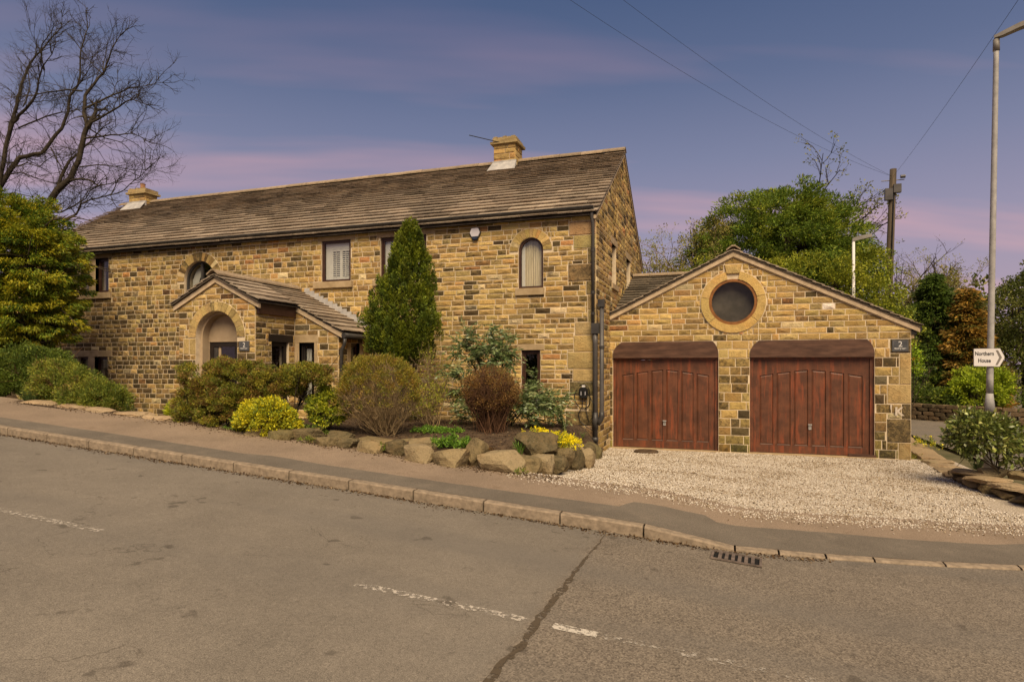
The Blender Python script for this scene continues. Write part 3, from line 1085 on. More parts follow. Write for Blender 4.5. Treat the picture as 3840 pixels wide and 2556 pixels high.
    fl = MB(); fl.box((XL + .31, YF + .33, .15), (XR - .33, YB - .31, .25)); fl.box((XL + .31, YF + .33, 2.7), (XR - .33, YB - .31, 2.85)); fl.box((XL + .31, YF + .33, 5.12), (XR - .33, YB - .31, 5.2))
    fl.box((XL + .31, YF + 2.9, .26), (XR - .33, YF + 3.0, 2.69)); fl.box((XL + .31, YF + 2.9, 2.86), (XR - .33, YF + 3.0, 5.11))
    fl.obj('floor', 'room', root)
    # windows
    d = -.10
    for (a, b, z0, z1) in ((-17.95, -17.50, 4.05, 5.04), (-17.243, -16.735, 4.05, 5.04), (-17.95, -17.535, 1.0, 2.21), (-17.277, -16.768, 1.0, 2.21)):
        frame_rect(root, fm, a, b, z0, z1, d, .045)
    w2 = frame_rect(root, fm, -9.56, -8.72, 4.02, 5.04, -.03, .06, .06, casement=False)
    w3a = frame_rect(root, fm, -7.896, -7.355, 4.0, 5.02, -.05, .05)
    w3b = frame_rect(root, fm, -7.2, -6.667, 4.0, 5.02, -.05, .05)
    w5 = frame_rect(root, fm, -4.326, -3.887, 1.38, 2.285, -.05, .05)

    def shutters(win, u0, u1, z0, z1, leaves, dd=-.105):
        for i in range(leaves):
            a = u0 + (u1 - u0) * i / leaves; b = u0 + (u1 - u0) * (i + 1) / leaves
            fr = MB(); s = .035
            for r in (rect_poly(a, a + s, z0, z1), rect_poly(b - s, b, z0, z1), rect_poly(a + s, b - s, z0, z0 + .05), rect_poly(a + s, b - s, z1 - .05, z1)):
                fr.prism(r, fm, dd, dd - .03)
            m = 13
            for k in range(m):
                c = z0 + .06 + (z1 - z0 - .12) * (k + .5) / m
                h = (z1 - z0 - .12) / m
                vs = [fm(a + s, c - h * .36, dd - .002), fm(b - s, c - h * .36, dd - .002), fm(b - s, c + h * .30, dd - .045), fm(a + s, c + h * .30, dd - .045)]
                vs += [(x, y, z - .008) for x, y, z in vs]
                fr.add(vs, BOXF)
            fr.prism(rect_poly((a + b) / 2 - .006, (a + b) / 2 + .006, z0 + .06, z1 - .06), fm, dd + .014, dd + .004)
            fr.obj('shutter', 'white', win)
    rev = MB(); rev.prism(rect_poly(-9.50, -9.34, 4.08, 4.98), fm, -.11, -.12); rev.prism(rect_poly(-9.34, -8.78, 4.84, 4.98), fm, -.11, -.12)
    rev.obj('window_reveal', 'white', w2)
    shutters(w2, -9.335, -8.785, 4.085, 4.835, 2)
    shutters(w3a, -7.68, -7.41, 4.05, 4.72, 1); shutters(w3b, -7.1, -6.8, 4.05, 4.72, 1)
    MB().prism(rect_poly(-7.85, -7.685, 4.05, 4.97), fm, -.13, -.14).obj('window_reveal', 'white', w3a)
    # arched windows

    def arch_window(uc, zb, zs, r, dd, fw, mat, bars):
        o = arch_poly(uc, zb, zs, r, 24); i = arch_poly(uc, zb + fw, zs, r - fw, 24)
        win = plate('arched_window', o, [i], fm, dd, dd - .07, mat, root)
        pp = arch_poly(uc, zb + fw * .8, zs, r - fw * .8, 24)
        MB().add([fm(u, z, dd - .035) for u, z in pp], [tuple(range(len(pp)))]).obj('pane', 'glass', win)
        for bb in bars:
            MB().prism(bb, fm, dd + .002, dd - .06).obj('glazing_bar', mat, win)
        return win
    wa = arch_window(ac, 3.72, asp, ar, -.08, .045, 'gutter', [rect_poly(ac - .03, ac + .03, 4.03, asp + ar - .04), rect_poly(ac - ar + .04, ac + ar - .04, 3.97, 4.03)])
    plate('net_curtain', [(ac - .48, 3.78), (ac + .48, 3.78), (ac + .48, 3.95), (ac - .26, 3.95), (ac - .24, 4.3), (ac - .1, 4.6), (ac - .12, 4.68), (ac - .33, 4.58), (ac - .47, 4.3)], [], fm, -.24, -.25, 'roomlt', wa)
    wb = arch_window(wc, 3.655, wsp, wr, -.04, .05, 'brownfr', [])
    inn = MB()
    n = 28
    pts = arch_poly(wc, 3.72, wsp, wr - .055, 18)
    # curtain: pleated sheet behind the pane
    vs, fs = [], []
    for i in range(n + 1):
        u = wc - .17 + .40 * i / n
        dep = -.15 - .014 * math.sin(i * 1.7) - .008 * math.sin(i * .6)
        vs += [fm(u, 3.66, dep), fm(u, 4.85, dep)]
    fs = [(2 * i, 2 * i + 2, 2 * i + 3, 2 * i + 1) for i in range(n)]
    MB().add(vs, fs).obj('curtain', 'cream', wb)
    MB().prism(rect_poly(wc - .25, wc - .165, 3.68, 4.7), fm, -.12, -.125).obj('window_reveal', 'white', wb)
    for a, b in ((15.33, 15.92), (17.66, 18.40)):
        frame_rect(root, rm, a, b, 3.95, 4.93 if a < 16 else 4.95, -.12, .05)

    # roof
    ov, vg = .16, .05
    slp = math.hypot(YRD - YF, ZRD - ZE)
    vdir = Vector((0, YRD - YF, ZRD - ZE)) / slp
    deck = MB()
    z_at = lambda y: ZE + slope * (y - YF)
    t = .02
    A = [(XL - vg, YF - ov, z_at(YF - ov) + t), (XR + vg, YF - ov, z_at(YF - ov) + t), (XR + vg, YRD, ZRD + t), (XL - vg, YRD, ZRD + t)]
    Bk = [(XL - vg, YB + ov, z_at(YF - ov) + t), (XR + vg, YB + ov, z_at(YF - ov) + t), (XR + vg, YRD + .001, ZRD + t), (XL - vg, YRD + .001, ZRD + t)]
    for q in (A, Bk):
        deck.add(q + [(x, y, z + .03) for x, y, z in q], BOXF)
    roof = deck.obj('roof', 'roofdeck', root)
    items = []
    O = Vector((XL - vg - .02, YF - ov - .03, z_at(YF - ov - .03) + .055))
    L = slp + (ov + .03) / math.cos(math.atan(slope)) - .06
    exps = []
    e, tot = .275, 0
    while tot < L - .05:
        e = max(.155, e * .968)
        exps.append(min(e, L - tot)); tot += e
    slate_plane(items, O, (1, 0, 0), vdir, XR - XL + 2 * vg + .04, L, exps, (.34, .85), roof)
    emit_slates(items, 300, roof)
    bs = MB(); q = [(x, y, z + .032) for x, y, z in Bk]; bs.add(q + [(x, y, z + .05) for x, y, z in q], BOXF, (.2, .15, .1, .1)); bs.obj('rear_slope', 'slate', roof)
    ridge_stones(roof, (XL - .08, YRD, ZRD + .15), (XR + .07, YRD, ZRD + .15), .085, .15, 30)
    # mortar verge under the slates along the right gable
    v = MB()
    for (y0, z0), (y1, z1) in (((YF - ov, z_at(YF - ov)), (YRD, ZRD)), ((YRD, ZRD), (YB + ov, z_at(YF - ov)))):
        v.add([(XR - .02, y0, z0 - .06), (XR + .035, y0, z0 - .06), (XR + .035, y1, z1 - .06), (XR - .02, y1, z1 - .06),
               (XR - .02, y0, z0 + .05), (XR + .035, y0, z0 + .05), (XR + .035, y1, z1 + .05), (XR - .02, y1, z1 + .05)], BOXF)
    v.obj('verge', 'verge', roof)

    # chimneys
    def chimney(x0, x1, y0, y1, z0, z1, capz, pots):
        ch = MB().box((x0 + .02, y0 + .02, z0), (x1 - .02, y1 - .02, capz)).obj('chimney', 'mortar', root)
        st = []
        wall_stones(st, front_map(y0 + .02), x0, x1, courses(z0, z1, .15, .03), [], [], lambda u, z: .15, (.22, .5), ch)
        wall_stones(st, right_map(x1 - .02), y0, y1, courses(z0, z1, .15, .03), [], [], lambda u, z: .15, (.22, .5), ch)
        for poly, mp, col, w, kw in st:
            mb = MB()
            if stone_mb(mb, poly, mp, (*[c * 1.08 for c in col[:3]], col[3] * .7), proud=.02): mb.obj('stone', 'stone', ch)
        cp = MB()
        zc = z1
        cc = (.36, .27, .13, .12)
        cp.box((x0 - .07, y0 - .07, zc), (x1 + .07, y1 + .07, zc + .07), cc, .008)
        cp.box((x0 - .02, y0 - .02, zc + .07), (x1 + .02, y1 + .02, capz), cc, .012)
        for i in range(5):
            u = x0 + (x1 - x0) * (i + .5) / 5
            cp.box((u - .06, y0 + .0, capz - .005), (u + .05, y0 + .25, capz + rnd.uniform(.01, .04)), cc, .012)
        cp.obj('cap', 'stone', ch)
        fl = MB()
        zr = z_at(y0)
        fl.add([(x0 - .10, y0 - .26, z_at(y0 - .26) + .13), (x1 + .06, y0 - .26, z_at(y0 - .26) + .13), (x1 + .02, y0 - .012, zr + .24), (x0 - .02, y0 - .012, zr + .24),
                (x0 - .10, y0 - .26, z_at(y0 - .26) + .145), (x1 + .06, y0 - .26, z_at(y0 - .26) + .145), (x1 + .02, y0 - .02, zr + .255), (x0 - .02, y0 - .02, zr + .255)], BOXF)
        fl.add([(x0 - .02, y0 - .024, zr), (x1 + .02, y0 - .024, zr), (x1 + .02, y0 + .03, zr), (x0 - .02, y0 + .03, zr),
                (x0 - .02, y0 - .024, zr + .3), (x1 + .02, y0 - .024, zr + .3), (x1 + .02, y0 + .03, zr + .3), (x0 - .02, y0 + .03, zr + .3)], BOXF)
        fl.obj('flashing', 'lead', ch)
        for px in pots:
            MB().tube([(px, (y0 + y1) / 2, capz - .03), (px, (y0 + y1) / 2, capz + .02), (px, (y0 + y1) / 2, capz + .2), (px, (y0 + y1) / 2, capz + .24)], [.10, .085, .08, .095], 12).obj('chimney_pot', 'terra', ch)
    chimney(-6.26, -5.6, 16.75, 17.38, 7.35, 8.20, 8.38, [])
    chimney(-20.1, -19.32, 16.8, 17.3, 7.35, 8.02, 8.20, [-19.72])
    # eaves: fascia, gutter with joints, downpipe
    MB().box((XL + .05, YF - .09, ZE - .07), (XR - .012, YF - .004, ZE + .07)).obj('fascia', 'fascia', root)
    gt = MB()
    gy, gz_, gr = YF - .155, ZE + .105, .068
    prof = [(gr * math.cos(R(a)), gr * math.sin(R(a))) for a in range(180, 361, 20)]
    prof += [(u * .9, w * .9 + .0) for u, w in prof[::-1]]
    k = len(prof)
    vs = [(x, gy + u, gz_ + w) for x in (XL + .02, XR - .02) for u, w in prof]
    gt.add(vs, [(i, (i + 1) % k, k + (i + 1) % k, k + i) for i in range(k)] + [tuple(range(k))[::-1], tuple(range(k, 2 * k))])
    g = gt.obj('gutter', 'gutter', root)
    x = XR - .3
    while x > XL:
        cl = MB(); pr = [(u * 1.1, w * 1.1 - .001) for u, w in prof[:len(prof) // 2]]
        n2 = len(pr)
        cl.add([(xx, gy + u, gz_ + w) for xx in (x - .025, x + .025) for u, w in pr], [(i, i + 1, n2 + i + 1, n2 + i) for i in range(n2 - 1)])
        cl.obj('bracket', 'gutter', g)
        x -= rnd.choice([.62, .75, 1.0, .9])
    px, py = XR - .05, YF - .085
    dp = MB().tube([(px - .01, YF - .15, 5.26), (px - .01, YF - .15, 5.12), (px, py, 4.95), (px, py, 2.74)], [.036, .036, .036, .036], 10).obj('downpipe', 'gutter_lt', root, True)
    for z in (4.4, 3.5, 3.05):
        MB().tube([(px, py, z - .03), (px, py, z + .03)], .045, 10).obj('collar', 'gutter', dp)
    hp = MB()
    hp.box((px - .02, py - .085, 2.62), (px + .14, py + .08, 2.84)).obj('hopper', 'gutter', dp)
    MB().tube([(px + .05, py - .005, 2.63), (px + .05, py - .005, 2.42), (px + .05, py - .005, .08)], [.062, .055, .055], 12).obj('lower_pipe', 'gutter_lt', dp, True)
    MB().tube([(px + .05, py - .005, .95), (px + .05, py - .005, .58)], .067, 12).obj('lower_collar', 'gutter', dp, True)
    MB().tube([(px + .05, py - .005, .42), (px + .05, py - .005, .32)], .067, 12).obj('lower_collar', 'gutter', dp, True)
    # second pipe off the garage roof, joining low down
    qx = px + .19
    d2 = MB().tube([(qx, py, 3.22), (qx, py, .92), (qx - .03, py, .80), (px + .06, py, .70)], .048, 12).obj('downpipe', 'gutter_lt', root, True)
    MB().box((qx - .075, py - .07, 3.18), (qx + .06, py + .07, 3.34)).obj('hopper', 'gutter', d2)
    MB().tube([(qx, py, 2.30), (qx, py, 2.36)], .057, 12).obj('collar', 'gutter', d2)
    MB().tube([(qx, py, .96), (qx, py, .86), (qx - .035, py, .78), (px + .1, py, .70)], .060, 12).obj('elbow', 'gutter', d2, True)
    return root


build_cottage()


# ------------------------------------------------------------------ the porch
def build_porch():
    YP, XA, XB = 10.70, -11.33, -9.29          # front face and its corners
    Y2, XC = 11.96, -8.13                       # the wider part behind
    XRG, ZR_, PS = -10.30, 3.80, .505           # ridge line and roof fall
    root = top('porch', 'small gabled stone porch with round arched doorway and stone slate roof', 'porch', (-10.0, YP, .3))
    zr = lambda x: ZR_ - PS * abs(x - XRG)
    fm, sm, fm2, sm2 = front_map(YP), right_map(XB), front_map(Y2), right_map(XC)
    acx, asp, r0, r1 = -10.31, 2.55, .555, .76
    st = []
    gp = [(XA, 0), (XB - .005, 0), (XB - .005, zr(XB) - .02), (XRG, ZR_ - .02), (XA, zr(XA) - .02)]
    fw = plate('front_wall', gp, [arch_poly(acx, .2, asp, r0, 24)], fm, 0, -.30, 'mortar', root)
    planes = [(-PS, 1, ZR_ - PS * XRG - .09), (PS, 1, ZR_ + PS * XRG - .09)]
    imp = ('rect', XA + .12, acx - r0, asp - .37, asp - .02)
    imp2 = ('rect', acx + r0, XB - .3, asp - .17, asp - .02)
    h = [('rect', acx - r0, acx + r0, 0, asp), ('circ', acx, asp, r1, asp - .03), imp]

    def pd(u, z): return .55 if z < 2.15 else .07
    wall_stones(st, fm, XA, XB, courses(.2, 3.85, .126, .012), h, planes, pd, (.22, .44), fw)
    st.append((rect_poly(XA + .12, acx - r0 - .18, asp - .37, asp - .02), fm, (.40, .285, .115, -.1), fw, {}))
    st.append((rect_poly(acx - r0 - .18, acx - r0, asp - .37, asp - .02), fm, (.41, .295, .12, -.1), fw, {}))
    ring_stones(st, fm, acx, asp, r0, r1, 0, 180, 17, fw, .10, .25, (.40, .29, .135))
    # side wall to the right, with its glazed opening
    so = rect_poly(11.20, 11.76, 1.15, 2.46)
    sw = plate('side_wall', rect_poly(YP + .006, Y2 - .004, 0, zr(XB) - .02), [so], sm, 0, -.25, 'mortar', root)
    lint = block(sw, 'lintel', sm, 11.1, 11.9, 2.46, 2.62, .012, -.2, 'fascia')
    wall_stones(st, sm, YP, Y2, courses(.2, zr(XB) - .05, .126, .012), [('rect', 11.20, 11.76, 1.15, 2.46), ('rect', 11.1, 11.9, 2.46, 2.62)], [], lambda u, z: .16, (.2, .42), sw)
    # wider part behind: front wall with the lean-to rake
    fo = rect_poly(-9.16, -8.755, 1.15, 2.46)
    w2 = plate('lean_to_wall', [(XB + .0, 0), (XC - .004, 0), (XC - .004, zr(XC) - .02), (XB, zr(XB) - .02)], [fo], fm2, 0, -.22, 'mortar', root)
    for nm, a, b, c, d in (('lintel', XB + .01, -8.66, 2.46, 2.63), ('jamb', XB + .01, -9.16, 1.15, 2.456), ('jamb', -8.755, -8.68, 1.15, 2.456)):
        block(w2, nm, fm2, a, b, c, d, .012, -.15)
    h2 = [('rect', XB, -8.66, 2.46, 2.63), ('rect', XB, -8.68, 1.15, 2.46)]
    wall_stones(st, fm2, XB + .01, XC, courses(.2, 3.3, .15, .02), h2, [(PS, 1, ZR_ + PS * XRG - .09)], lambda u, z: .25, (.2, .42), w2)
    # side wall of the wider part
    s2o = rect_poly(12.44, 12.80, 1.15, 2.46)
    w3 = plate('lean_to_side_wall', rect_poly(Y2 + .006, YF - .003, 0, zr(XC) - .02), [s2o], sm2, 0, -.2, 'mortar', root)
    for a, b in ((12.30, 12.44), (12.80, 12.94)):
        block(w3, 'jamb', sm2, a, b, 1.15, 2.46, .012, -.15)
    wall_stones(st, sm2, Y2, YF, courses(.2, zr(XC) - .1, .15, .02), [('rect', 12.30, 12.94, 1.15, 2.46)], [], lambda u, z: .2, (.2, .4), w3)
    lmap = right_map(XA)
    lw = plate('left_wall', rect_poly(YP + .31, YF - .003, 0, zr(XA) - .02), [], lmap, 0, .25, 'mortar', root)
    emit_stones(st, 300, rest_parent=root)
    # rendered recess behind the arch, with the glazed door
    rc = front_map(YP + .31)
    bw = plate('recess_wall', rect_poly(acx - .8, acx + .8, .2, 3.3), [rect_poly(-10.80, -10.02, .3, 2.46)], rc, 0, -.08, 'render', root)
    ln = MB()
    ap, bp = arch_poly(acx, .2, asp, r0 + .004, 28), arch_poly(acx, .2, asp, r0 - .055, 28)
    plate('arch_lining', ap, [[(u, z if z > .2 else .21) for u, z in bp]], front_map(YP), -.13, -.308, 'render', root)
    door = frame_rect(root, rc, -10.80, -10.02, .3, 2.455, -.02, .10, .06, 'fascia', name='door', casement=False)
    MB().prism(rect_poly(-10.70, -10.60, .4, 2.36), rc, -.035, -.06).obj('door_stile', 'gutter', door)
    MB().prism(rect_poly(-10.585, -10.52, .4, 2.36), rc, -.045, -.06).obj('inner_post', 'render', door)
    frame_rect(root, sm, 11.20, 11.76, 1.15, 2.46, -.06, .09, .06, 'fascia', casement=False)
    wv = frame_rect(root, fm2, -9.16, -8.755, 1.15, 2.46, -.08, .05, .05, 'fascia')
    MB().prism(rect_poly(-9.08, -8.95, 1.2, 2.33), fm2, -.17, -.175).obj('net_curtain', 'roomlt', wv)
    frame_rect(root, sm2, 12.44, 12.80, 1.15, 2.46, -.05, .05, .05, 'brownfr')
    MB().box((XA + .26, YP + .42, .25), (XC - .23, YF - .01, .3)).obj('floor', 'room', root)
    # roof
    zf = .03
    yo = YP - .09
    xr_ = XC + .16

    def slab(a, b, y0, y1):
        q = [(a, y0, zr(a) + zf), (b, y0, zr(b) + zf), (b, y1, zr(b) + zf), (a, y1, zr(a) + zf)]
        return q + [(x, y, z + .025) for x, y, z in q]
    dk = MB()
    dk.add(slab(XA - .14, XRG, yo, YF - .002), BOXF); dk.add(slab(XRG, XB + .14, yo, Y2), BOXF); dk.add(slab(XRG, xr_, Y2 - .06, YF - .002), BOXF)
    roof = dk.obj('roof', 'roofdeck', root)
    items = []
    ca = math.cos(math.atan(PS))
    off = .06
    # right slope, long part at the back
    lv = (xr_ + .02 - XRG) / ca
    ex = [.27, .25, .24, .22, .21, .19, .18, .17, .16, .15, .15, .15, .15]
    def cutex(L):
        o, t = [], 0
        for e in ex:
            if t + e > L - .04: o.append(L - t); break
            o.append(e); t += e
        return o
    slate_plane(items, (xr_ + .02, Y2 - .1, zr(xr_ + .02) + off), (0, 1, 0), (-ca, 0, PS * ca), YF - Y2 + .1, lv, cutex(lv), (.3, .6), roof, lift=.036, thick=.022)
    xb = XB + .16
    lv2 = (xb - XRG) / ca
    slate_plane(items, (xb, yo - .02, zr(xb) + off + .012), (0, 1, 0), (-ca, 0, PS * ca), Y2 - yo - .05, lv2, cutex(lv2), (.3, .6), roof, lift=.032, thick=.02)
    xa = XA - .16
    lv3 = (XRG - xa) / ca
    slate_plane(items, (xa, yo - .02, zr(xa) + off), (0, 1, 0), (ca, 0, PS * ca), YF - yo, lv3, cutex(lv3), (.3, .6), roof, lift=.032, thick=.02)
    emit_slates(items, 300, roof)
    ridge_stones(roof, (XRG, yo - .04, ZR_ + .14), (XRG, YF - .01, ZR_ + .14), .09, .16, 6)
    vg = MB()
    for a, b, y in ((XA - .12, XRG, YP), (XRG, XB + .12, YP), (XB - .0, XC + .12, Y2)):
        vg.add([(a, y - .045, zr(a) - .09), (b, y - .045, zr(b) - .09), (b, y + .02, zr(b) - .09), (a, y + .02, zr(a) - .09),
                (a, y - .045, zr(a) + .02), (b, y - .045, zr(b) + .02), (b, y + .02, zr(b) + .02), (a, y + .02, zr(a) + .02)], BOXF)
        vg.obj('verge', 'verge', roof); vg = MB()
    # stepped lead soakers where the slates meet the cottage wall
    x = XRG + .25
    while x < xr_ - .02:
        z = zr(x) + .08
        MB().add([(x - .02, YF - .03, z - .06), (x + .15, YF - .03, z - .12), (x + .15, YF - .024, z + .13), (x, YF - .024, z + .13),
                  (x - .02, YF - .022, z - .06), (x + .15, YF - .022, z - .12), (x + .15, YF - .016, z + .13), (x, YF - .016, z + .13)], BOXF).obj('flashing', 'lead', roof)
        x += .135
    MB().box((XB + .014, YP + .03, zr(XB) - .26), (XB + .075, Y2 - .05, zr(XB) - .045)).obj('fascia', 'brownfr', root)
    MB().box((XC + .02, Y2 - .02, zr(XC) - .16), (XC + .07, YF - .01, zr(XC) - .02)).obj('fascia', 'fascia', root)
    g = MB().tube([(XC + .17, Y2 - .05, zr(XC) - .10), (XC + .17, YF - .02, zr(XC) - .10)], .06, 10).obj('gutter', 'gutter', root, True)
    zc = zr(XC) - .16
    MB().tube([(XC + .17, Y2 + .0, zc), (XC + .16, Y2 + .0, zc - .12), (XC + .07, Y2 + .02, zc - .28), (XC + .07, Y2 + .02, .3)], .042, 10).obj('downpipe', 'gutter', root, True)


build_porch()


# ------------------------------------------------------------------ the garage
def build_garage():
    YG, X0, X1 = 15.0, -2.64, 3.612
    XRG, ZR_, PS = .145, 4.47, .487
    root = top('garage', 'double garage of pale sandstone with round window in its gable', 'garage', (.5, YG, 0))
    fm = front_map(YG)
    zr = lambda x: ZR_ - PS * abs(x - XRG)
    D1, D2, DH, LT = (-2.567, -.173), (.489, 2.945), 2.125, 2.497
    oc = (.133, 3.372)
    top_in = [(-2.36, -.295), (.67, 2.807)]

    def pelmet_poly(d, ti, z0):
        a, b = d; c, e = ti
        lo = [(a, z0), (b, z0)]
        rc = [(b - (b - e) * s ** 2.2, z0 + .08 + (LT - z0 - .08) * s) for s in (0, .25, .5, .75, 1)]
        lc = [(a + (c - a) * s ** 2.2, z0 + .08 + (LT - z0 - .08) * s) for s in (1, .75, .5, .25, 0)]
        return lo + rc + lc
    op = []
    for d, ti in zip((D1, D2), top_in):
        op.append([(d[0], 0), (d[1], 0)] + pelmet_poly(d, ti, DH)[2:])
    wall = plate('front_wall', [(X0, -.25), (X1, -.25), (X1, zr(X1) - .02), (XRG, ZR_ - .02), (X0, zr(X0) - .02)],
                 [[(u, z if z > 0 else -.2) for u, z in o] for o in op] + [circ_poly(*oc, .515)], fm, 0, -.28, 'mortar', root)
    st = []
    ro = .70
    holes = [('circ', *oc, ro, -9)]
    for d, ti in zip((D1, D2), top_in):
        holes += [('rect', d[0], d[1], -.3, 2.20), ('rect', ti[0], ti[1], 2.1, LT + .004)]
        holes += [('rect', d[0] + (ti[0] - d[0]) * .35, ti[0] + .01, 2.19, 2.36), ('rect', ti[1] - .01, d[1] - (d[1] - ti[1]) * .35, 2.19, 2.36),
                  ('rect', d[0] + (ti[0] - d[0]) * .8, ti[0] + .01, 2.35, LT), ('rect', ti[1] - .01, d[1] - (d[1] - ti[1]) * .8, 2.35, LT)]
    # keystone over the round window
    key = [(-.015, 3.99), (.285, 3.99), (.335, 4.215), (-.065, 4.215)]
    holes.append(('rect', -.065, .335, 3.9, 4.215))
    corner = [(2.20, 2.50, 3.23, .55), (1.55, 2.20, 3.40, -.05), (1.15, 1.55, 3.18, -.05), (.83, 1.15, 3.44, .5), (.34, .83, 3.17, .5), (-.16, .34, 3.38, .2)]
    for z0, z1, u, a in corner:
        holes.append(('rect', u, X1, z0, z1))
        st.append((rect_poly(u, X1, z0, z1), fm, (.37, .265, .115, a), wall, {'proud': .014}))

    def pd(u, z):
        if z < 2.1: return .42
        return .10
    planes = [(-PS, 1, ZR_ - PS * XRG - .10), (PS, 1, ZR_ + PS * XRG - .10)]
    for za, zb, hh, wd in ((-.2, 2.50, .186, (.22, .42)), (2.50, 4.5, .129, (.22, .46))):
        wall_stones(st, fm, X0, X1, courses(za, zb, hh, .012), holes, planes, pd, wd, wall, mossz=(0.05, .5))
    pal = (.40, .285, .115)
    for a0, a1 in ((-40, 12), (12, 78), (102, 170), (170, 222), (222, 320)):
        ring_stones(st, fm, *oc, .515, ro - .005, a0, a1, 1, wall, 0, 0, pal, {'proud': .03})
    st.append((key, fm, (.41, .295, .12, -.1), wall, {'proud': .045}))
    for i, (p, mp_, c_, w_, kw) in enumerate(st):                # one whitewashed stone high on the right
        if min(q[0] for q in p) < 2.12 < max(q[0] for q in p) and min(q[1] for q in p) < 3.17 < max(q[1] for q in p):
            st[i] = (p, mp_, (.78, .69, .58, -.5), w_, kw)
    emit_stones(st, 300, rest_parent=root)
    # porthole
    fr = plate('round_window', circ_poly(*oc, .513), [circ_poly(*oc, .452)], fm, .012, -.10, 'orangefr', root)
    MB().add([fm(u, z, -.045) for u, z in circ_poly(*oc, .46, 40)], [tuple(range(40))]).obj('pane', 'glassdk', fr)
    MB().box((-.36, YG + .19, 2.9), (.62, YG + .2, 3.84)).obj('reflection_board', 'reflect_tone', fr)  # added board close behind the pane, coloured like a reflection in the glass
    # doors: frame, leaf with six panels rising to the middle, pelmet board, handle
    for d, ti in zip((D1, D2), top_in):
        mb = MB()
        ptop = pelmet_poly(d, ti, DH)
        for a in (rect_poly(d[0] + .002, d[0] + .075, 0.012, DH + .08), rect_poly(d[1] - .075, d[1] - .002, .012, DH + .08), rect_poly(d[0] + .075, d[1] - .075, DH - .045, DH + .08)):
            mb.prism(a, fm, -.06, -.16)
        frm = mb.obj('door_frame', 'door', root)
        a, b = d[0] + .079, d[1] - .079
        dep = -.09
        leaf = MB().prism(rect_poly(a, b, .02, DH - .05), fm, dep - .026, dep - .05).obj('garage_door', 'door', root)
        inner0, inner1 = a + .13, b - .13
        mid = (inner0 + inner1) / 2
        n = 6
        stile = .072
        pw = (inner1 - inner0 - stile * (n - 1)) / n
        rail = MB()
        ztop = lambda u: 1.72 + .13 * (1 - (abs(u - mid) / ((inner1 - inner0) / 2)) ** 1.35)
        rail.prism(rect_poly(a, inner0, .02, DH - .05), fm, dep, dep - .03); rail.prism(rect_poly(inner1, b, .02, DH - .05), fm, dep, dep - .03)
        rail.prism(rect_poly(inner0, inner1, .02, .19), fm, dep, dep - .03)
        # upper rail follows the rise of the panels
        ns = 24
        for i in range(ns):
            u0, u1 = inner0 + (inner1 - inner0) * i / ns, inner0 + (inner1 - inner0) * (i + 1) / ns
            rail.prism([(u0, ztop(u0)), (u1, ztop(u1)), (u1, DH - .05), (u0, DH - .05)], fm, dep, dep - .03)
        rail.obj('rail', 'door', leaf)
        for i in range(n - 1):
            u = inner0 + pw * (i + 1) + stile * i
            MB().prism([(u, .19), (u + stile, .19), (u + stile, ztop(u + stile)), (u, ztop(u))], fm, dep + .003, dep - .03).obj('stile', 'door', leaf)
        for i in range(n):
            u = inner0 + (pw + stile) * i
            p = [(u + .004, .20), (u + pw - .004, .20), (u + pw - .004, ztop(u + pw) - .008), (u + .004, ztop(u) - .008)]
            q = inset(p, .035)
            vs = [fm(x, z, dep - .022) for x, z in p] + [fm(x, z, dep - .008) for x, z in q]
            fs = [(i_, (i_ + 1) % 4, 4 + (i_ + 1) % 4, 4 + i_) for i_ in range(4)] + [(4, 5, 6, 7)]
            MB().add(vs, fs).obj('panel', 'door', leaf)
            MB().add([fm(u + .0, .188, dep + .004), fm(u + pw, .188, dep + .004), fm(u + pw - .02, .215, dep - .016), fm(u + .02, .215, dep - .016)], [(0, 1, 2, 3)]).obj('panel_sill', 'pelmet', leaf)
        hz = .60
        hd = MB().prism(rect_poly(mid - .028, mid + .028, hz - .05, hz + .05), fm, dep + .022, dep).obj('handle', 'galv', leaf)
        MB().prism(rect_poly(mid - .038, mid + .038, hz + .045, hz + .07), fm, dep + .045, dep).obj('handle_cap', 'galv', hd)
        MB().prism(rect_poly(mid - .01, mid + .01, hz - .018, hz + .005), fm, dep + .026, dep + .02).obj('keyhole', 'galvdk', hd)
        pp = [(u + (.006 if u < mid else -.006), z) for u, z in ptop]
        pb = [(u, z - .0) for u, z in pp]
        MB().prism(pb, fm, .035, -.05).obj('pelmet_board', 'pelmet', root)
        block(root, 'threshold', fm, d[0] - .03, d[1] + .03, -.06, .010, .06, -.2, 'ashlar')
    MB().prism(rect_poly(2.45, 2.97, .012, .065), fm, .03, -.05).obj('door_stop', 'pelmet', root)
    # side, back and floor
    MB().box((X1 - .25, YG + .285, -.25), (X1, 24, zr(X1) - .03)).obj('side_wall', 'mortar', root)
    MB().box((X0 + .05, 23.7, -.25), (X1 - .26, 24, 3.2)).obj('back_wall', 'mortar', root)
    MB().box((X0 + .05, YG + .29, -.05), (X1 - .26, 23.69, -.02)).obj('floor', 'room', root)
    # roof: two slopes on the ridge running back, and the cross roof running to the cottage
    y0, y1 = YG - .07, 24.1
    xe = X1 + .17

    def slab(a, b):
        q = [(a, y0, zr(a) + .02), (b, y0, zr(b) + .02), (b, y1, zr(b) + .02), (a, y1, zr(a) + .02)]
        return q + [(x, y, z + .03) for x, y, z in q]
    roof = MB().add(slab(X0 + .01, XRG), BOXF).add(slab(XRG, xe), BOXF).obj('roof', 'roofdeck', root)
    items = []
    ca = math.cos(math.atan(PS))
    off = .055
    lv = (xe + .02 - XRG) / ca
    n = 20
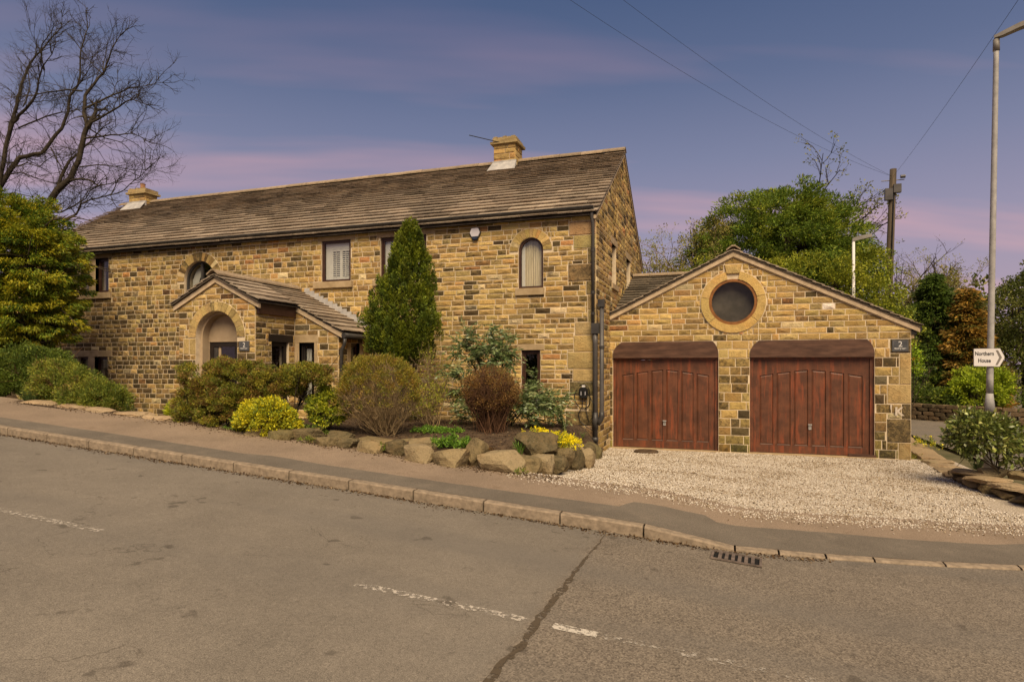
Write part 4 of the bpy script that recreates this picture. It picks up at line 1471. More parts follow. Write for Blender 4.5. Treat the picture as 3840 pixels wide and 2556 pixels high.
    slate_plane(items, (xe + .02, y0 - .03, zr(xe + .02) + off), (0, 1, 0), (-ca, 0, PS * ca), y1 - y0, lv, [lv / n] * n, (.3, .6), roof, lift=.026, thick=.018)
    lv = (XRG - X0 - .02) / ca
    n = 15
    slate_plane(items, (X0 + .02, y0 - .03, zr(X0 + .02) + off), (0, 1, 0), (ca, 0, PS * ca), y1 - y0, lv, [lv / n] * n, (.3, .6), roof, lift=.026, thick=.018)
    # cross roof facing the road
    yb, zb, yt, zt = 15.22, 3.16, 18.85, 4.56
    q = [(X0 + .01, yb, zb - .06), (XRG, yb, zb - .06), (XRG, yt, zt - .06), (X0 + .01, yt, zt - .06)]
    cr = MB().add(q + [(x, y, z + .03) for x, y, z in q], BOXF).obj('cross_roof', 'roofdeck', root)
    sl = math.hypot(yt - yb, zt - zb)
    n = 15
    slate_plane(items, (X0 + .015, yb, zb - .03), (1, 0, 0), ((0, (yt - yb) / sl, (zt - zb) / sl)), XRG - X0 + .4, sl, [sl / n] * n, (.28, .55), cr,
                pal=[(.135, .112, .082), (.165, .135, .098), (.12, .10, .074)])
    emit_slates(items, 300, roof)
    ridge_stones(cr, (X0 + .02, yt, zt + .07), (XRG + .2, yt, zt + .07), .06, .14, 6)
    ridge_stones(roof, (XRG, y0 - .04, ZR_ + .13), (XRG, y1, ZR_ + .13), .085, .15, 14)
    vg = MB()
    for a, b in ((X0 + .01, XRG), (XRG, xe - .02)):
        y = YG
        vg.add([(a, y - .05, zr(a) - .085), (b, y - .05, zr(b) - .085), (b, y + .02, zr(b) - .085), (a, y + .02, zr(a) - .085),
                (a, y - .05, zr(a) + .02), (b, y - .05, zr(b) + .02), (b, y + .02, zr(b) + .02), (a, y + .02, zr(a) + .02)], BOXF)
    vg.obj('verge', 'verge', roof)
    fb = MB().box((X1 + .005, YG - .02, zr(X1) - .20), (X1 + .10, 23.9, zr(X1) - .05)).obj('fascia', 'fascia', root)
    MB().tube([(X1 + .14, YG - .02, zr(X1) - .08), (X1 + .14, 23.9, zr(X1) - .12)], .06, 10).obj('gutter', 'gutter', root, True)
    block(root, 'corbel', fm, X1 - .0, X1 + .06, 2.5, 2.68, .0, -.15)
    block(root, 'plinth', fm, 2.97, X1 + .02, -.26, -.14, .05, -.2, 'ashlar')


build_garage()


# ------------------------------------------------------------------ lettering
def text_mesh(s, size, mp, u, z, d, align='CENTER', thick=.002, sx=1.0, bold=0.0):
    c = bpy.data.curves.new('lettering', 'FONT'); c.body = s; c.size = size; c.align_x = align; c.extrude = 0
    c.offset = bold
    o = bpy.data.objects.new('tmp', c); COL.objects.link(o)
    bpy.context.view_layer.update()
    me = bpy.data.meshes.new_from_object(o.evaluated_get(bpy.context.evaluated_depsgraph_get()))
    bpy.data.objects.remove(o); bpy.data.curves.remove(c)
    for v in me.vertices:
        v.co = Vector(mp(u + v.co.x * sx, z + v.co.y, d))
    return me


def plaque(label, mp, u0, u1, z0, z1, loc, d0=.012):
    r = top('house_number_plaque', label, 'sign', loc)
    MB().prism(rect_poly(u0, u1, z0, z1), mp, d0 + .012, d0 - .004).obj('plate', 'plaque', r)
    w = u1 - u0; h = z1 - z0; mu = (u0 + u1) / 2
    link('number', text_mesh('2', h * .68, mp, mu, z0 + h * .40, d0 + .0135), 'letterw', r)
    link('street_name', text_mesh('Rowley Lane', h * .17, mp, mu, z0 + h * .20, d0 + .0135, bold=.0012), 'letterw', r)
    b = MB(); t = .004
    for q in (rect_poly(u0 + .02, u1 - .02, z0 + .02, z0 + .02 + t), rect_poly(u0 + .02, u1 - .02, z1 - .02 - t, z1 - .02), rect_poly(u0 + .02, u0 + .02 + t, z0 + .02, z1 - .02), rect_poly(u1 - .02 - t, u1 - .02, z0 + .02, z1 - .02)):
        b.prism(q, mp, d0 + .0135, d0 + .011)
    b.obj('border', 'signgrey', r)


plaque('dark slate number 2 plaque on the garage corner', front_map(15.0), 3.262, 3.560, 2.235, 2.475, (3.41, 15, 2.235), .02)
plaque('dark slate number 2 plaque beside the porch arch', front_map(10.7), -9.68, -9.42, 2.25, 2.45, (-9.55, 10.7, 2.25), .02)
kr = top('painted_initial', 'faded white letter K painted on the garage corner stones', 'lettering', (3.38, 15, .9))
link('letter', text_mesh('K', .24, front_map(15.0), 3.385, .91, .042, bold=.008), 'chalk', kr)
MB().prism([(3.232, 1.02), (3.246, 1.02), (3.262, 1.12), (3.226, 1.125)], front_map(15.0), .036, .02).obj('smudge', 'chalk', kr)


def build_alarm():
    fm = front_map(13.35)
    r = top('alarm_box', 'white hexagonal burglar alarm box with navy base under the gutter', 'alarm', (-5.414, 13.35, 4.79))
    cx, z0, z1 = -5.414, 4.79, 5.075
    p = [(cx - .055, z0), (cx + .055, z0), (cx + .135, z0 + .17), (cx + .09, z1), (cx - .09, z1), (cx - .135, z0 + .17)]
    MB().prism(p, fm, .055, .0).obj('case', 'gutter', r)
    q = inset(p, .014)
    MB().prism(clip_hp(q, 0, -1, -(z0 + .085)), fm, .075, .05).obj('cover', 'screen', r)
    MB().prism(clip_hp(q, 0, 1, z0 + .082), fm, .078, .05).obj('lens', 'navy', r)


build_alarm()


def build_charger():
    fm = front_map(13.35)
    r = top('car_charger', 'black wall-mounted car charger with coiled cable beside the downpipe', 'charger', (-2.87, 13.35, 1.2))
    cx, cz = -2.90, 1.36
    p = [(cx - .075, cz - .11), (cx + .075, cz - .11), (cx + .095, cz - .02), (cx + .095, cz + .07), (cx + .05, cz + .12), (cx - .05, cz + .12), (cx - .095, cz + .07), (cx - .095, cz - .02)]
    MB().prism(p, fm, .12, 0.0).obj('case', 'black', r)
    MB().prism(rect_poly(cx - .05, cx - .04, cz - .05, cz + .03), fm, .124, .118).obj('light_strip', 'screen', r)
    MB().prism(rect_poly(cx + .04, cx + .05, cz - .05, cz + .03), fm, .124, .118).obj('light_strip', 'screen', r)
    MB().prism(inset(rect_poly(cx - .04, cx + .04, cz + .10, cz + .17), .008), fm, .10, .02).obj('badge', 'signwhite', r)
    c = []
    for i in range(60):
        t = i / 59 * 2 * math.pi * 1.0
        c.append(fm(cx - .02 + .17 * math.sin(t) * (1 + .1 * math.sin(3 * t)), cz - .08 + .26 * math.cos(t), .05 + .03 * math.sin(t * 2)))
    MB().tube(c, .010, 6).obj('cable', 'black', r, True)
    MB().tube([fm(cx - .02, cz - .1, .06), fm(cx - .03, cz - .3, .05), fm(cx - .12, cz - .45, .05), fm(cx - .08, cz - .62, .05), fm(cx + .1, cz - .75, .07), fm(cx + .22, cz - .8, .12)], .010, 6).obj('cable', 'black', r, True)
    MB().tube([fm(cx + .06, cz - .1, .06), fm(cx + .05, cz - .4, .05), fm(cx + .12, cz - .62, .08), fm(cx + .22, cz - .5, .16), fm(cx + .25, cz - .25, .17), fm(cx + .1, cz - .02, .10)], .010, 6).obj('cable', 'black', r, True)


build_charger()


# ------------------------------------------------------------------ street furniture
def build_lamp():
    bx, by = 4.34, 13.09
    r = top('street_lamp', 'tall galvanised street lamp column with flared base and bent arm', 'street lamp', (bx, by, -.15))
    lean = .10
    tp = (bx + lean, by, 7.48)
    MB().tube([(bx, by, -.15), (bx, by, 1.08), (bx, by, 1.12)], [.092, .092, .088], 20).obj('base', 'galv', r, True)
    MB().tube([(bx, by, 1.12), (bx, by, 1.30), (bx + .003, by, 1.46)], [.088, .070, .05], 20).obj('shoulder', 'galv', r, True)
    MB().tube([(bx + .003 + (lean - .003) * i / 24, by, 1.45 + 6.03 * i / 24) for i in range(25)], [.052 - .012 * i / 24 for i in range(25)], 16).obj('column', 'galv', r, True)
    MB().tube([(bx, by - .001, .35), (bx, by - .001, .36)], .094, 20).obj('band', 'galvdk', r)
    MB().tube([(bx + lean, by, 7.40), (bx + lean, by, 7.60)], [.052, .048], 14).obj('spigot', 'galvdk', r, True)
    # arm and lantern reaching right
    d = Vector((.93, -.35, 0)).normalized(); s = Vector((-d.y, d.x, 0))
    o = Vector((bx + lean - .03, by, 7.56))
    vs = []
    for t, h, w, z in ((0, .05, .04, .08), (.12, .08, .06, .10), (.35, .09, .075, .16), (.8, .10, .09, .22), (1.2, .07, .09, .26)):
        c = o + d * t + Vector((0, 0, z))
        vs += [c - s * w - Vector((0, 0, h * .5)), c + s * w - Vector((0, 0, h * .5)), c + s * w * .7 + Vector((0, 0, h * .5)), c - s * w * .7 + Vector((0, 0, h * .5))]
    fs = [(i * 4 + k, i * 4 + (k + 1) % 4, i * 4 + 4 + (k + 1) % 4, i * 4 + 4 + k) for i in range(4) for k in range(4)] + [(3, 2, 1, 0), (16, 17, 18, 19)]
    MB().add(vs, fs).obj('lantern', 'galvdk', r)
    # the direction sign strapped to it
    sg = top('direction_sign', 'white arrow-ended sign reading Northern House on the lamp column', 'sign', (bx, by - .1, 2.0))
    w = Vector((math.cos(R(9)), math.sin(R(9)), 0)); nn = Vector((w.y, -w.x, 0))
    c = Vector((bx - .035, by, 2.075)) + nn * .075
    mp = lambda u, z, dd: tuple(c + w * u + Vector((0, 0, z)) + nn * dd)
    out = [(-.25, -.155), (.155, -.165), (.235, -.02), (.235, .02), (.165, .16), (-.25, .155)]
    MB().prism(out, mp, 0, -.016).obj('back_plate', 'signgrey', sg)
    MB().prism([(-.243, -.148), (.15, -.157), (.226, -.018), (.226, .018), (.16, .152), (-.243, .148)], mp, .003, -.001).obj('face', 'signwhite', sg)
    MB().prism([(.095, .125), (.13, .125), (.19, 0), (.125, -.13), (.09, -.13), (.148, 0)], mp, .0055, .002).obj('chevron', 'signgrey', sg)
    link('lettering', text_mesh('Northern', .095, mp, -.082, .035, .0055, sx=.80, bold=.002), 'letter', sg)
    link('lettering', text_mesh('House', .095, mp, -.082, -.085, .0055, sx=.80, bold=.002), 'letter', sg)
    cl = MB()
    for z in (-.09, .09):
        cl.tube([mp(.035, z - .012, -.075), mp(.035, z + .012, -.075)], .062, 14)
    cl.obj('clamp', 'galv', sg)


build_lamp()


def build_pole():
    b = Vector((6.15, 29.6, -.15))
    r = top('telegraph_pole', 'leaning wooden telegraph pole with grey junction boxes behind the garage', 'pole', b)
    t = b + Vector((.34, 0, 10.2))
    at = lambda k: b + (t - b) * k
    MB().tube([b, at(.5), t], [.17, .15, .125], 12).obj('shaft', 'pole', r, True)
    MB().tube([at(0.1) + Vector((.02, -.15, 0)), at(.93) + Vector((.02, -.12, 0))], .035, 6).obj('cable_duct', 'black', r)
    for k, dx in ((.90, -.16), (.915, .14)):
        c = at(k) + Vector((dx, -.12, 0))
        mb = MB().box(c - Vector((.14, .10, .27 if dx < 0 else .14)), c + Vector((.14, .10, .20)))
        mb.obj('junction_box', 'gutter_lt', r)
    for k, l in ((.955, .42), (.80, .36)):
        c = at(k)
        MB().tube([c - Vector((l, 0, 0)), c + Vector((l, 0, .0))], .018, 6).obj('step_iron', 'galvdk', r)
    MB().tube([at(.965) + Vector((.25, -.1, 0)), at(.965) + Vector((.42, -.1, 0))], .07, 8).obj('insulator', 'gutter_lt', r)
    tp = at(.97)
    # overhead wires, each drooping from the pole to a point beyond the frame
    for lab, e, sag in (('thin black wire running from the pole over the lamp column', (4.755, 12.182, 8.314), .1),
                        ('upper of two black wires crossing the sky above the chimney', (-3.488, 13.602, 11.121), .35),
                        ('lower of two black wires crossing the sky above the chimney', (-4.768, 13.166, 11.121), .5)):
        e = Vector(e); pts = []
        for i in range(41):
            k = i / 40
            p = tp.lerp(e, k); p.z -= sag * 4 * k * (1 - k); pts.append(p)
        tag(MB().tube(pts, .004, 5).obj('overhead_wire', 'wire'), lab, 'wire')
    # aerial wire near the chimney
    ar = MB().tube([(-6.0, 16.7, 8.22), (-6.9, 16.5, 8.47)], .012, 6).obj('aerial_rod', 'wire')
    tag(ar, 'short thin black aerial rod sticking out left of the right chimney', 'aerial')
    # second, slim lamp
    lb = Vector((4.2, 24.7, -.15))
    l2 = top('street_lamp', 'slim pale lamp post half hidden behind the garage roof', 'street lamp', lb)
    MB().tube([lb, lb + Vector((0, 0, 6.5))], [.06, .045], 12).obj('column', 'signwhite', l2, True)
    o = lb + Vector((-.04, 0, 6.5)); vs = []
    for t_, z, w, h in ((0, 0, .05, .06), (.2, .06, .06, .07), (.60, .12, .09, .06)):
        c = o + Vector((t_, 0, z)); vs += [c + Vector((0, -w, -h)), c + Vector((0, w, -h)), c + Vector((0, w * .7, h)), c + Vector((0, -w * .7, h))]
    MB().add(vs, [(i * 4 + k, i * 4 + (k + 1) % 4, i * 4 + 4 + (k + 1) % 4, i * 4 + 4 + k) for i in range(2) for k in range(4)] + [(3, 2, 1, 0), (8, 9, 10, 11)]).obj('lantern', 'galvdk', l2)
    bl = top('bollard', 'short black bollard by the far wall across the side road', 'bollard', (7.75, 26.0, -.15))
    MB().tube([(7.75, 26.0, -.15), (7.75, 26.0, .42)], .05, 10).obj('post', 'black', bl, True)
    MB().tube([(7.75, 26.0, .42), (7.75, 26.0, .45), (7.75, 26.0, .48)], [.06, .06, .03], 10).obj('cap', 'black', bl, True)


build_pole()


def build_drain():
    cx, cy, w, d = .09, 6.47, .46, .30
    r = top('drain_grate', 'rusty iron gully grate in the road beside the dropped kerb', 'drain', (cx, cy, road_z(cx, cy)))
    z = lambda x, y: road_z(x, y) + .006
    a = R(-3)
    P = lambda u, v, h: (cx + u * math.cos(a) - v * math.sin(a), cy + u * math.sin(a) + v * math.cos(a), z(cx + u, cy + v) + h)

    def slab(u0, u1, v0, v1, h0, h1):
        q = [(u0, v0), (u1, v0), (u1, v1), (u0, v1)]
        return [P(u, v, h0) for u, v in q] + [P(u, v, h1) for u, v in q]
    MB().add(slab(-w / 2, w / 2, -d / 2, d / 2, -.002, .001), BOXF).obj('shade_sheet', 'shade_sheet', r)  # flat sheet on the road; its black stands in for shade between the bars
    f = MB()
    for q in ((-w / 2, w / 2, -d / 2, -d / 2 + .022), (-w / 2, w / 2, d / 2 - .022, d / 2), (-w / 2, -w / 2 + .022, -d / 2 + .022, d / 2 - .022), (w / 2 - .022, w / 2, -d / 2 + .022, d / 2 - .022)):
        f.add(slab(*q, 0, .014), BOXF)
    f.obj('frame', 'iron', r)
    n = 7
    for i in range(n - 1):
        u = -w / 2 + .022 + (w - .044) * (i + 1) / n
        MB().add(slab(u - .016, u + .016, -d / 2 + .022, d / 2 - .022, 0, .012), BOXF).obj('bar', 'iron', r)


build_drain()


# ------------------------------------------------------------------ road markings and joint
def strip(name, pts, wf, mat, h=.004, kind='structure', jit=0.0):
    vs = []
    n = len(pts)
    for i, (x, y) in enumerate(pts):
        a, b = pts[max(i - 1, 0)], pts[min(i + 1, n - 1)]
        dx, dy = b[0] - a[0], b[1] - a[1]; L = math.hypot(dx, dy)
        w = wf(i / (n - 1))
        l, r_ = w * (1 + rnd.uniform(-jit, jit)), w * (1 + rnd.uniform(-jit, jit))
        for s in (l, -r_):
            X, Y = x - dy / L * s, y + dx / L * s
            vs.append((X, Y, road_z(X, Y) + h))
    fs = [(2 * i, 2 * i + 1, 2 * i + 3, 2 * i + 2) for i in range(n - 1)]
    o = MB().add(vs, fs).obj(name, mat)
    o['kind'] = kind
    return o


strip('road_marking', [(x, 4.07) for x in lsp(-7.6, -5.2, 24)], lambda t: .045, 'paint')
strip('road_marking', [(x, 4.085) for x in lsp(-2.62, -1.28, 20)], lambda t: .047, 'paint')
strip('road_marking', [(x, 4.08) for x in lsp(-1.10, -.80, 8)], lambda t: .047, mat_paint('fresh_white_paint', .46, (.50, .45, .37, 1), 24))
strip('road_marking', [(x, 4.08) for x in lsp(-.80, 1.2, 20)], lambda t: .045, 'paint2')
jp = [(-1.215 + .03 * mnoise.noise(Vector((0, y * 2, 5))) + .012 * mnoise.noise(Vector((0, y * 9, 5))), y) for y in lsp(6.62, 2.0, 70)]
strip('road_joint', jp, lambda t: (.005 + .021 * min(t * 2.2, 1)) * (1 + .5 * mnoise.noise(Vector((t * 14, 0, 2)))), 'crack', .0035, jit=.6)


# ------------------------------------------------------------------ stones in the garden
def rock_mesh(w, d, h, seed, square=.75, n=34):
    r = random.Random(seed)
    bm = bmesh.new()
    for _ in range(n):
        v = Vector((r.gauss(0, 1), r.gauss(0, 1), r.gauss(0, 1))).normalized()
        e = 2.0 / (2 + 6 * square)
        p = [math.copysign(abs(c) ** e, c) for c in v]
        m = max(abs(c) for c in p)
        k = r.uniform(.88, 1.0)
        p = [c / (m ** square) * k for c in p]
        bm.verts.new((p[0] * w / 2, p[1] * d / 2, p[2] * h / 2 + h / 2))
    res = bmesh.ops.convex_hull(bm, input=bm.verts)
    junk = [g for g in res['geom_interior'] + res['geom_unused'] if isinstance(g, bmesh.types.BMVert)]
    bmesh.ops.delete(bm, geom=list(set(junk)), context='VERTS')
    bmesh.ops.bevel(bm, geom=list(bm.edges), offset=min(w, h, d) * .05, segments=1, affect='EDGES')
    bmesh.ops.recalc_face_normals(bm, faces=bm.faces)
    me = bpy.data.meshes.new('rock'); bm.to_mesh(me); bm.free()
    return me


def boulder_mesh(w, d, h, seed, square=.6):
    """weathered boulder: a rounded block roughened by noise, with a few broken facets"""
    bm = bmesh.new()
    bmesh.ops.create_icosphere(bm, subdivisions=3, radius=1)
    o = Vector((seed * 3.7, seed * 1.3, seed * .7))
    r = random.Random(seed)
    cuts = [(Vector((r.gauss(0, 1), r.gauss(0, 1), r.gauss(0, .7))).normalized(), r.uniform(.66, .92)) for _ in range(9)]
    for v in bm.verts:
        p = v.co.normalized()
        e = 1 / max(abs(p.x) ** 9 + abs(p.y) ** 9 + abs(p.z) ** 9, 1e-6) ** (1 / 9)
        p = p * (1 + (e - 1) * square)
        for nrm, dd in cuts:
            k = p.dot(nrm) - dd * 1.12
            if k > 0: p = p - nrm * k
        q = p * (1 + .08 * mnoise.noise(p * 1.7 + o) + .06 * mnoise.noise(p * 4.5 + o) + .04 * mnoise.noise(p * 9 + o))
        v.co = Vector((q.x * w / 2, q.y * d / 2, q.z * h / 2 + h / 2))
    me = bpy.data.meshes.new('rock'); bm.to_mesh(me); bm.free()
    return me


def put_rock(name, parent, x, y, z, w, d, h, rz=0.0, tilt=(0, 0), seed=0, square=.75, col=None, mat='rock', fine=False):
    me = boulder_mesh(w, d, h, seed, square) if fine else rock_mesh(w, d, h, seed, square)
    from mathutils import Euler, Matrix
    me.transform(Matrix.Translation((x, y, z)) @ Euler((tilt[0], tilt[1], rz)).to_matrix().to_4x4())
    c = col or rnd.choice([(.22, .165, .082, .26), (.26, .198, .105, .18), (.20, .15, .075, .40), (.28, .215, .12, .14), (.21, .17, .075, .34)])
    a = me.color_attributes.new('col', 'FLOAT_COLOR', 'POINT')
    a.data.foreach_set('color', np.tile(np.array(c, dtype=np.float32), len(me.vertices)))
    return link(name, me, mat, parent)


def build_rockery():
    r = top('rockery_edging', 'rough sandstone boulders edging the flower bed beside the footway', 'rockery', (-4.5, 8.5, .5))
    L = [(-5.27, 8.44, .60, .39, .15), (-4.88, 8.55, .57, .39, .2), (-4.37, 8.32, .52, .44, .22), (-3.86, 8.32, .47, .53, .24), (-3.63, 8.51, .46, .29, .38),
         (-3.09, 8.43, .41, .62, .28), (-2.78, 9.04, .55, .57, .34), (-2.79, 8.89, .40, .24, .2), (-2.52, 9.09, .36, .47, .2), (-2.70, 9.75, .42, .34, .18),
         (-2.36, 9.95, .30, .23, .31), (-2.24, 10.35, .28, .2, .25), (-4.51, 8.89, .66, .55, .12), (-4.81, 9.19, .62, .53, .11), (-4.33, 9.06, .6, .32, .11),
         (-5.28, 8.71, .66, .59, .1), (-6.92, 8.41, .74, .4, .13), (-6.54, 8.62, .72, .5, .17), (-6.09, 8.84, .69, .42, .16), (-6.06, 8.44, .67, .38, .12),
         (-5.72, 8.53, .64, .32, .13), (-7.45, 8.41, .78, .39, .09), (-2.62, 10.9, .2, .4, .32), (-2.58, 11.6, .15, .45, .3), (-2.55, 12.3, .12, .4, .28), (-3.5, 9.0, .5, .4, .2), (-2.80, 8.62, .38, .42, .22), (-2.55, 8.86, .36, .3, .24), (-2.45, 9.4, .34, .36, .3)]
    for i, (x, y, z, w, h) in enumerate(L):
        d = .34 if h > .18 else .30
        tilt = (rnd.uniform(-.06, .06), rnd.uniform(-.06, .06)); rz = rnd.uniform(-.2, .2)
        if i == 4: tilt = (-.25, .38)
        if i == 7: tilt = (0, .6); z += .05
        if i == 5: d = .5
        if i == 6: d = .55; rz = .15
        put_rock('rock', r, x, y + d * .5, z - .08, w * 1.16, d * 1.1, h + .09, rz, tilt, 100 + i, .85, fine=True)
    f = top('footway_edging_slabs', 'flat worn flagstones edging the footway below the left shrubs', 'flagstones', (-11.5, 8.9, 1.0))
    for i, (x0, x1, y) in enumerate(((-13.4, -12.5, 8.80), (-12.5, -11.75, 8.83), (-11.7, -11.0, 8.80), (-10.95, -10.2, 8.83), (-10.15, -9.5, 8.80))):
        z = pave_z((x0 + x1) / 2, 8.8)
        put_rock('flagstone', f, (x0 + x1) / 2, y + .12, z - .05, x1 - x0 - .02, .48, .10, rnd.uniform(-.04, .04), (0, .07), 300 + i, .97, (.34, .25, .15, -.05), fine=True)
    w = top('dry_stone_wall', 'low dry stone wall with flat copings beside the gravel drive', 'wall', (3.9, 12, -.1))
    i = 400
    rw = random.Random(3)
    # courses of rough stones along the kinked line of the wall, then broad copings
    line = [(4.55, 9.7), (4.12, 10.7), (3.78, 12.0), (3.98, 14.2), (4.25, 17.2), (4.6, 21)]

    def along(s):
        for (a, b), (c, d) in zip(line, line[1:]):
            l = math.hypot(c - a, d - b)
            if s <= l: return a + (c - a) * s / l, b + (d - b) * s / l, math.atan2(d - b, c - a)
            s -= l
        return None
    for row, (zb, hh, lw) in enumerate(((-.20, .16, (.22, .42)), (-.05, .15, (.25, .5)))):
        s = 0
        while True:
            l = rw.uniform(*lw)
            p = along(s + l / 2)
            if p is None: break
            x, y, a = p
            k = 1.0 if y < 12.6 else .6
            if not (row == 1 and y > 13): put_rock('stone', w, x, y, zb, l * 1.03, .34, hh * rw.uniform(.85, 1.1), a, (rw.uniform(-.04, .04), 0), i, .9, fine=y < 13.5)
            i += 1; s += l
    s = 0
    while True:
        l = rw.uniform(.5, .9)
        p = along(s + l / 2)
        if p is None: break
        x, y, a = p
        z = .10 if y < 12.7 else (-.03 if y < 13.4 else -.06)
        put_rock('coping', w, x + .02, y, z, l, .52, .085, a, (rw.uniform(-.03, .03), rw.uniform(-.02, .02)), i, .97, (.29, .215, .125, .05), fine=y < 15); i += 1
        s += l
    for k, (x, y, z, ww, hh) in enumerate(((4.12, 12.3, .10, .42, .16), (4.45, 11.9, .14, .5, .14), (3.72, 13.9, -.15, .35, .10), (3.35, 11.6, -.10, .4, .06), (3.85, 14.6, -.12, .25, .16))):
        put_rock('loose_stone', w, x, y, z, ww, .4, hh, rw.uniform(-.4, .4), (0, 0), 480 + k, .8, fine=True)
    s = top('stone_disc', 'flat round mossy stone cover lying on the gravel before the left door', 'stone', (-1.75, 14.4, .02))
    zc = gravel_z(-1.72, 14.45)
    MB().tube([(-1.72, 14.45, zc - .03), (-1.72, 14.45, zc + .03), (-1.72, 14.45, zc + .045)], [.27, .27, .25], 22).obj('disc', 'soil', s)
    fw = top('boundary_wall', 'low dark stone garden wall across the side road', 'wall', (10, 27, 0))
    i = 600
    pts = [(6.2, 28.6), (8.6, 26.2), (12.0, 24.0), (16, 22.5)]
    for (a, b), (c, d) in zip(pts, pts[1:]):
        l = math.hypot(c - a, d - b); ang = math.atan2(d - b, c - a); n = int(l / .42)
        for row in range(5):
            for k in range(n):
                t = (k + .5 + .5 * (row % 2)) / n
                if t > 1: continue
                put_rock('stone', fw, a + (c - a) * t, b + (d - b) * t, -.2 + row * .145, .41, .3, .15, ang, (0, 0), i % 37 + 600, .9,
                         rnd.choice([(.15, .105, .06, .15), (.12, .088, .05, .3), (.18, .125, .07, .05)])); i += 1


build_rockery()


# ------------------------------------------------------------------ loose gravel and litter
def gravel_stuff():
    n = 58000
    # more stones near the camera side
    x = rng.uniform(-2.9, 4.2, n); t = rng.random(n) ** 1.1
    by = np.array([back_y(v) for v in x]); y = by - .05 - np.abs(rng.normal(0, .16, n)) * (t < .035) + (14.95 - by) * t
    keep = ~((x > 3.75 - .25 * (y < 11)) & (y > 10.2)) & ~((x < -2.3) & (y > 8.9) & (y < 10.4)) & ~((x < -2.5) & (y > 10.4) & (y < 13.3)) & ~((x < -2.64) & (y > 13.2))
    x, y = x[keep], y[keep]; n = len(x)
    z = np.array([max(gravel_z(a, b), pave_z(a, b)) if b < back_y(a) + .25 else gravel_z(a, b) for a, b in zip(x, y)])
    s = rng.uniform(.006, .0145, n)
    base = np.array([[1, 0, 0], [0, 1, 0], [-1, 0, 0], [0, -1, 0], [0, 0, 1], [0, 0, -1]], float)
    V = base[None] * s[:, None, None] * rng.uniform(.6, 1.3, (n, 6, 3))
    a = rng.uniform(0, 6.28, n); ca, sa = np.cos(a)[:, None], np.sin(a)[:, None]
    V = np.stack([V[:, :, 0] * ca - V[:, :, 1] * sa, V[:, :, 0] * sa + V[:, :, 1] * ca, V[:, :, 2] * .8], 2)
    V += np.stack([x, y, z + s * .35], 1)[:, None, :]
    F = np.array([[0, 1, 4], [1, 2, 4], [2, 3, 4], [3, 0, 4], [1, 0, 5], [2, 1, 5], [3, 2, 5], [0, 3, 5]])
    faces = (F[None] + 6 * np.arange(n)[:, None, None]).reshape(-1, 3)
    pal = np.array([[.62, .53, .42], [.70, .62, .51], [.52, .43, .32], [.44, .35, .24], [.13, .09, .055], [.30, .22, .13]])
    c = pal[rng.choice(6, n, p=[.32, .24, .18, .11, .08, .07])] * rng.uniform(.82, 1.1, (n, 1))
    dirt = np.array([mnoise.fractal(Vector((a * .9, b * 1.6, 7)), .8, 2.0, 4) for a, b in zip(x, y)])
    dark = (dirt > .04) & (rng.random(n) < .25 + .5 * np.clip(dirt, 0, .8))                  # muddy, mossy drifts among the chippings
    c[dark] *= np.array([.55, .48, .38])
    c *= np.array([.92, .95, .99])
    me = bpy.data.meshes.new('gravel')
    m = len(faces)
    me.vertices.add(n * 6); me.vertices.foreach_set('co', V.astype(np.float32).ravel())
    me.loops.add(m * 3); me.loops.foreach_set('vertex_index', faces.astype(np.int32).ravel())
    me.polygons.add(m); me.polygons.foreach_set('loop_start', np.arange(0, m * 3, 3, dtype=np.int32))
    me.update(calc_edges=True)
    at = me.color_attributes.new('col', 'FLOAT_COLOR', 'POINT')
    c4 = np.ones((n, 6, 4), dtype=np.float32); c4[:, :, :3] = c[:, None, :]
    at.data.foreach_set('color', c4.ravel())
    o = link('gravel', me, 'gravel')
    tag(o, 'pale limestone chippings covering the drive before the garage doors', 'gravel', kind='stuff')


gravel_stuff()


def leaf_quads(P, D, L, W, roll=None):
    """kite-shaped leaves: P base points, D unit directions, L lengths, W widths"""
    n = len(P)
    r = rng.normal(size=(n, 3))
    S = np.cross(D, r); S /= np.linalg.norm(S, axis=1, keepdims=True) + 1e-9
    L = np.broadcast_to(L, (n,))[:, None]; W = np.broadcast_to(W, (n,))[:, None]
    mid = P + D * L * .45
    return np.stack([P, mid + S * W * .5, P + D * L, mid - S * W * .5], 1)


def unit(v):
    return v / (np.linalg.norm(v, axis=1, keepdims=True) + 1e-9)


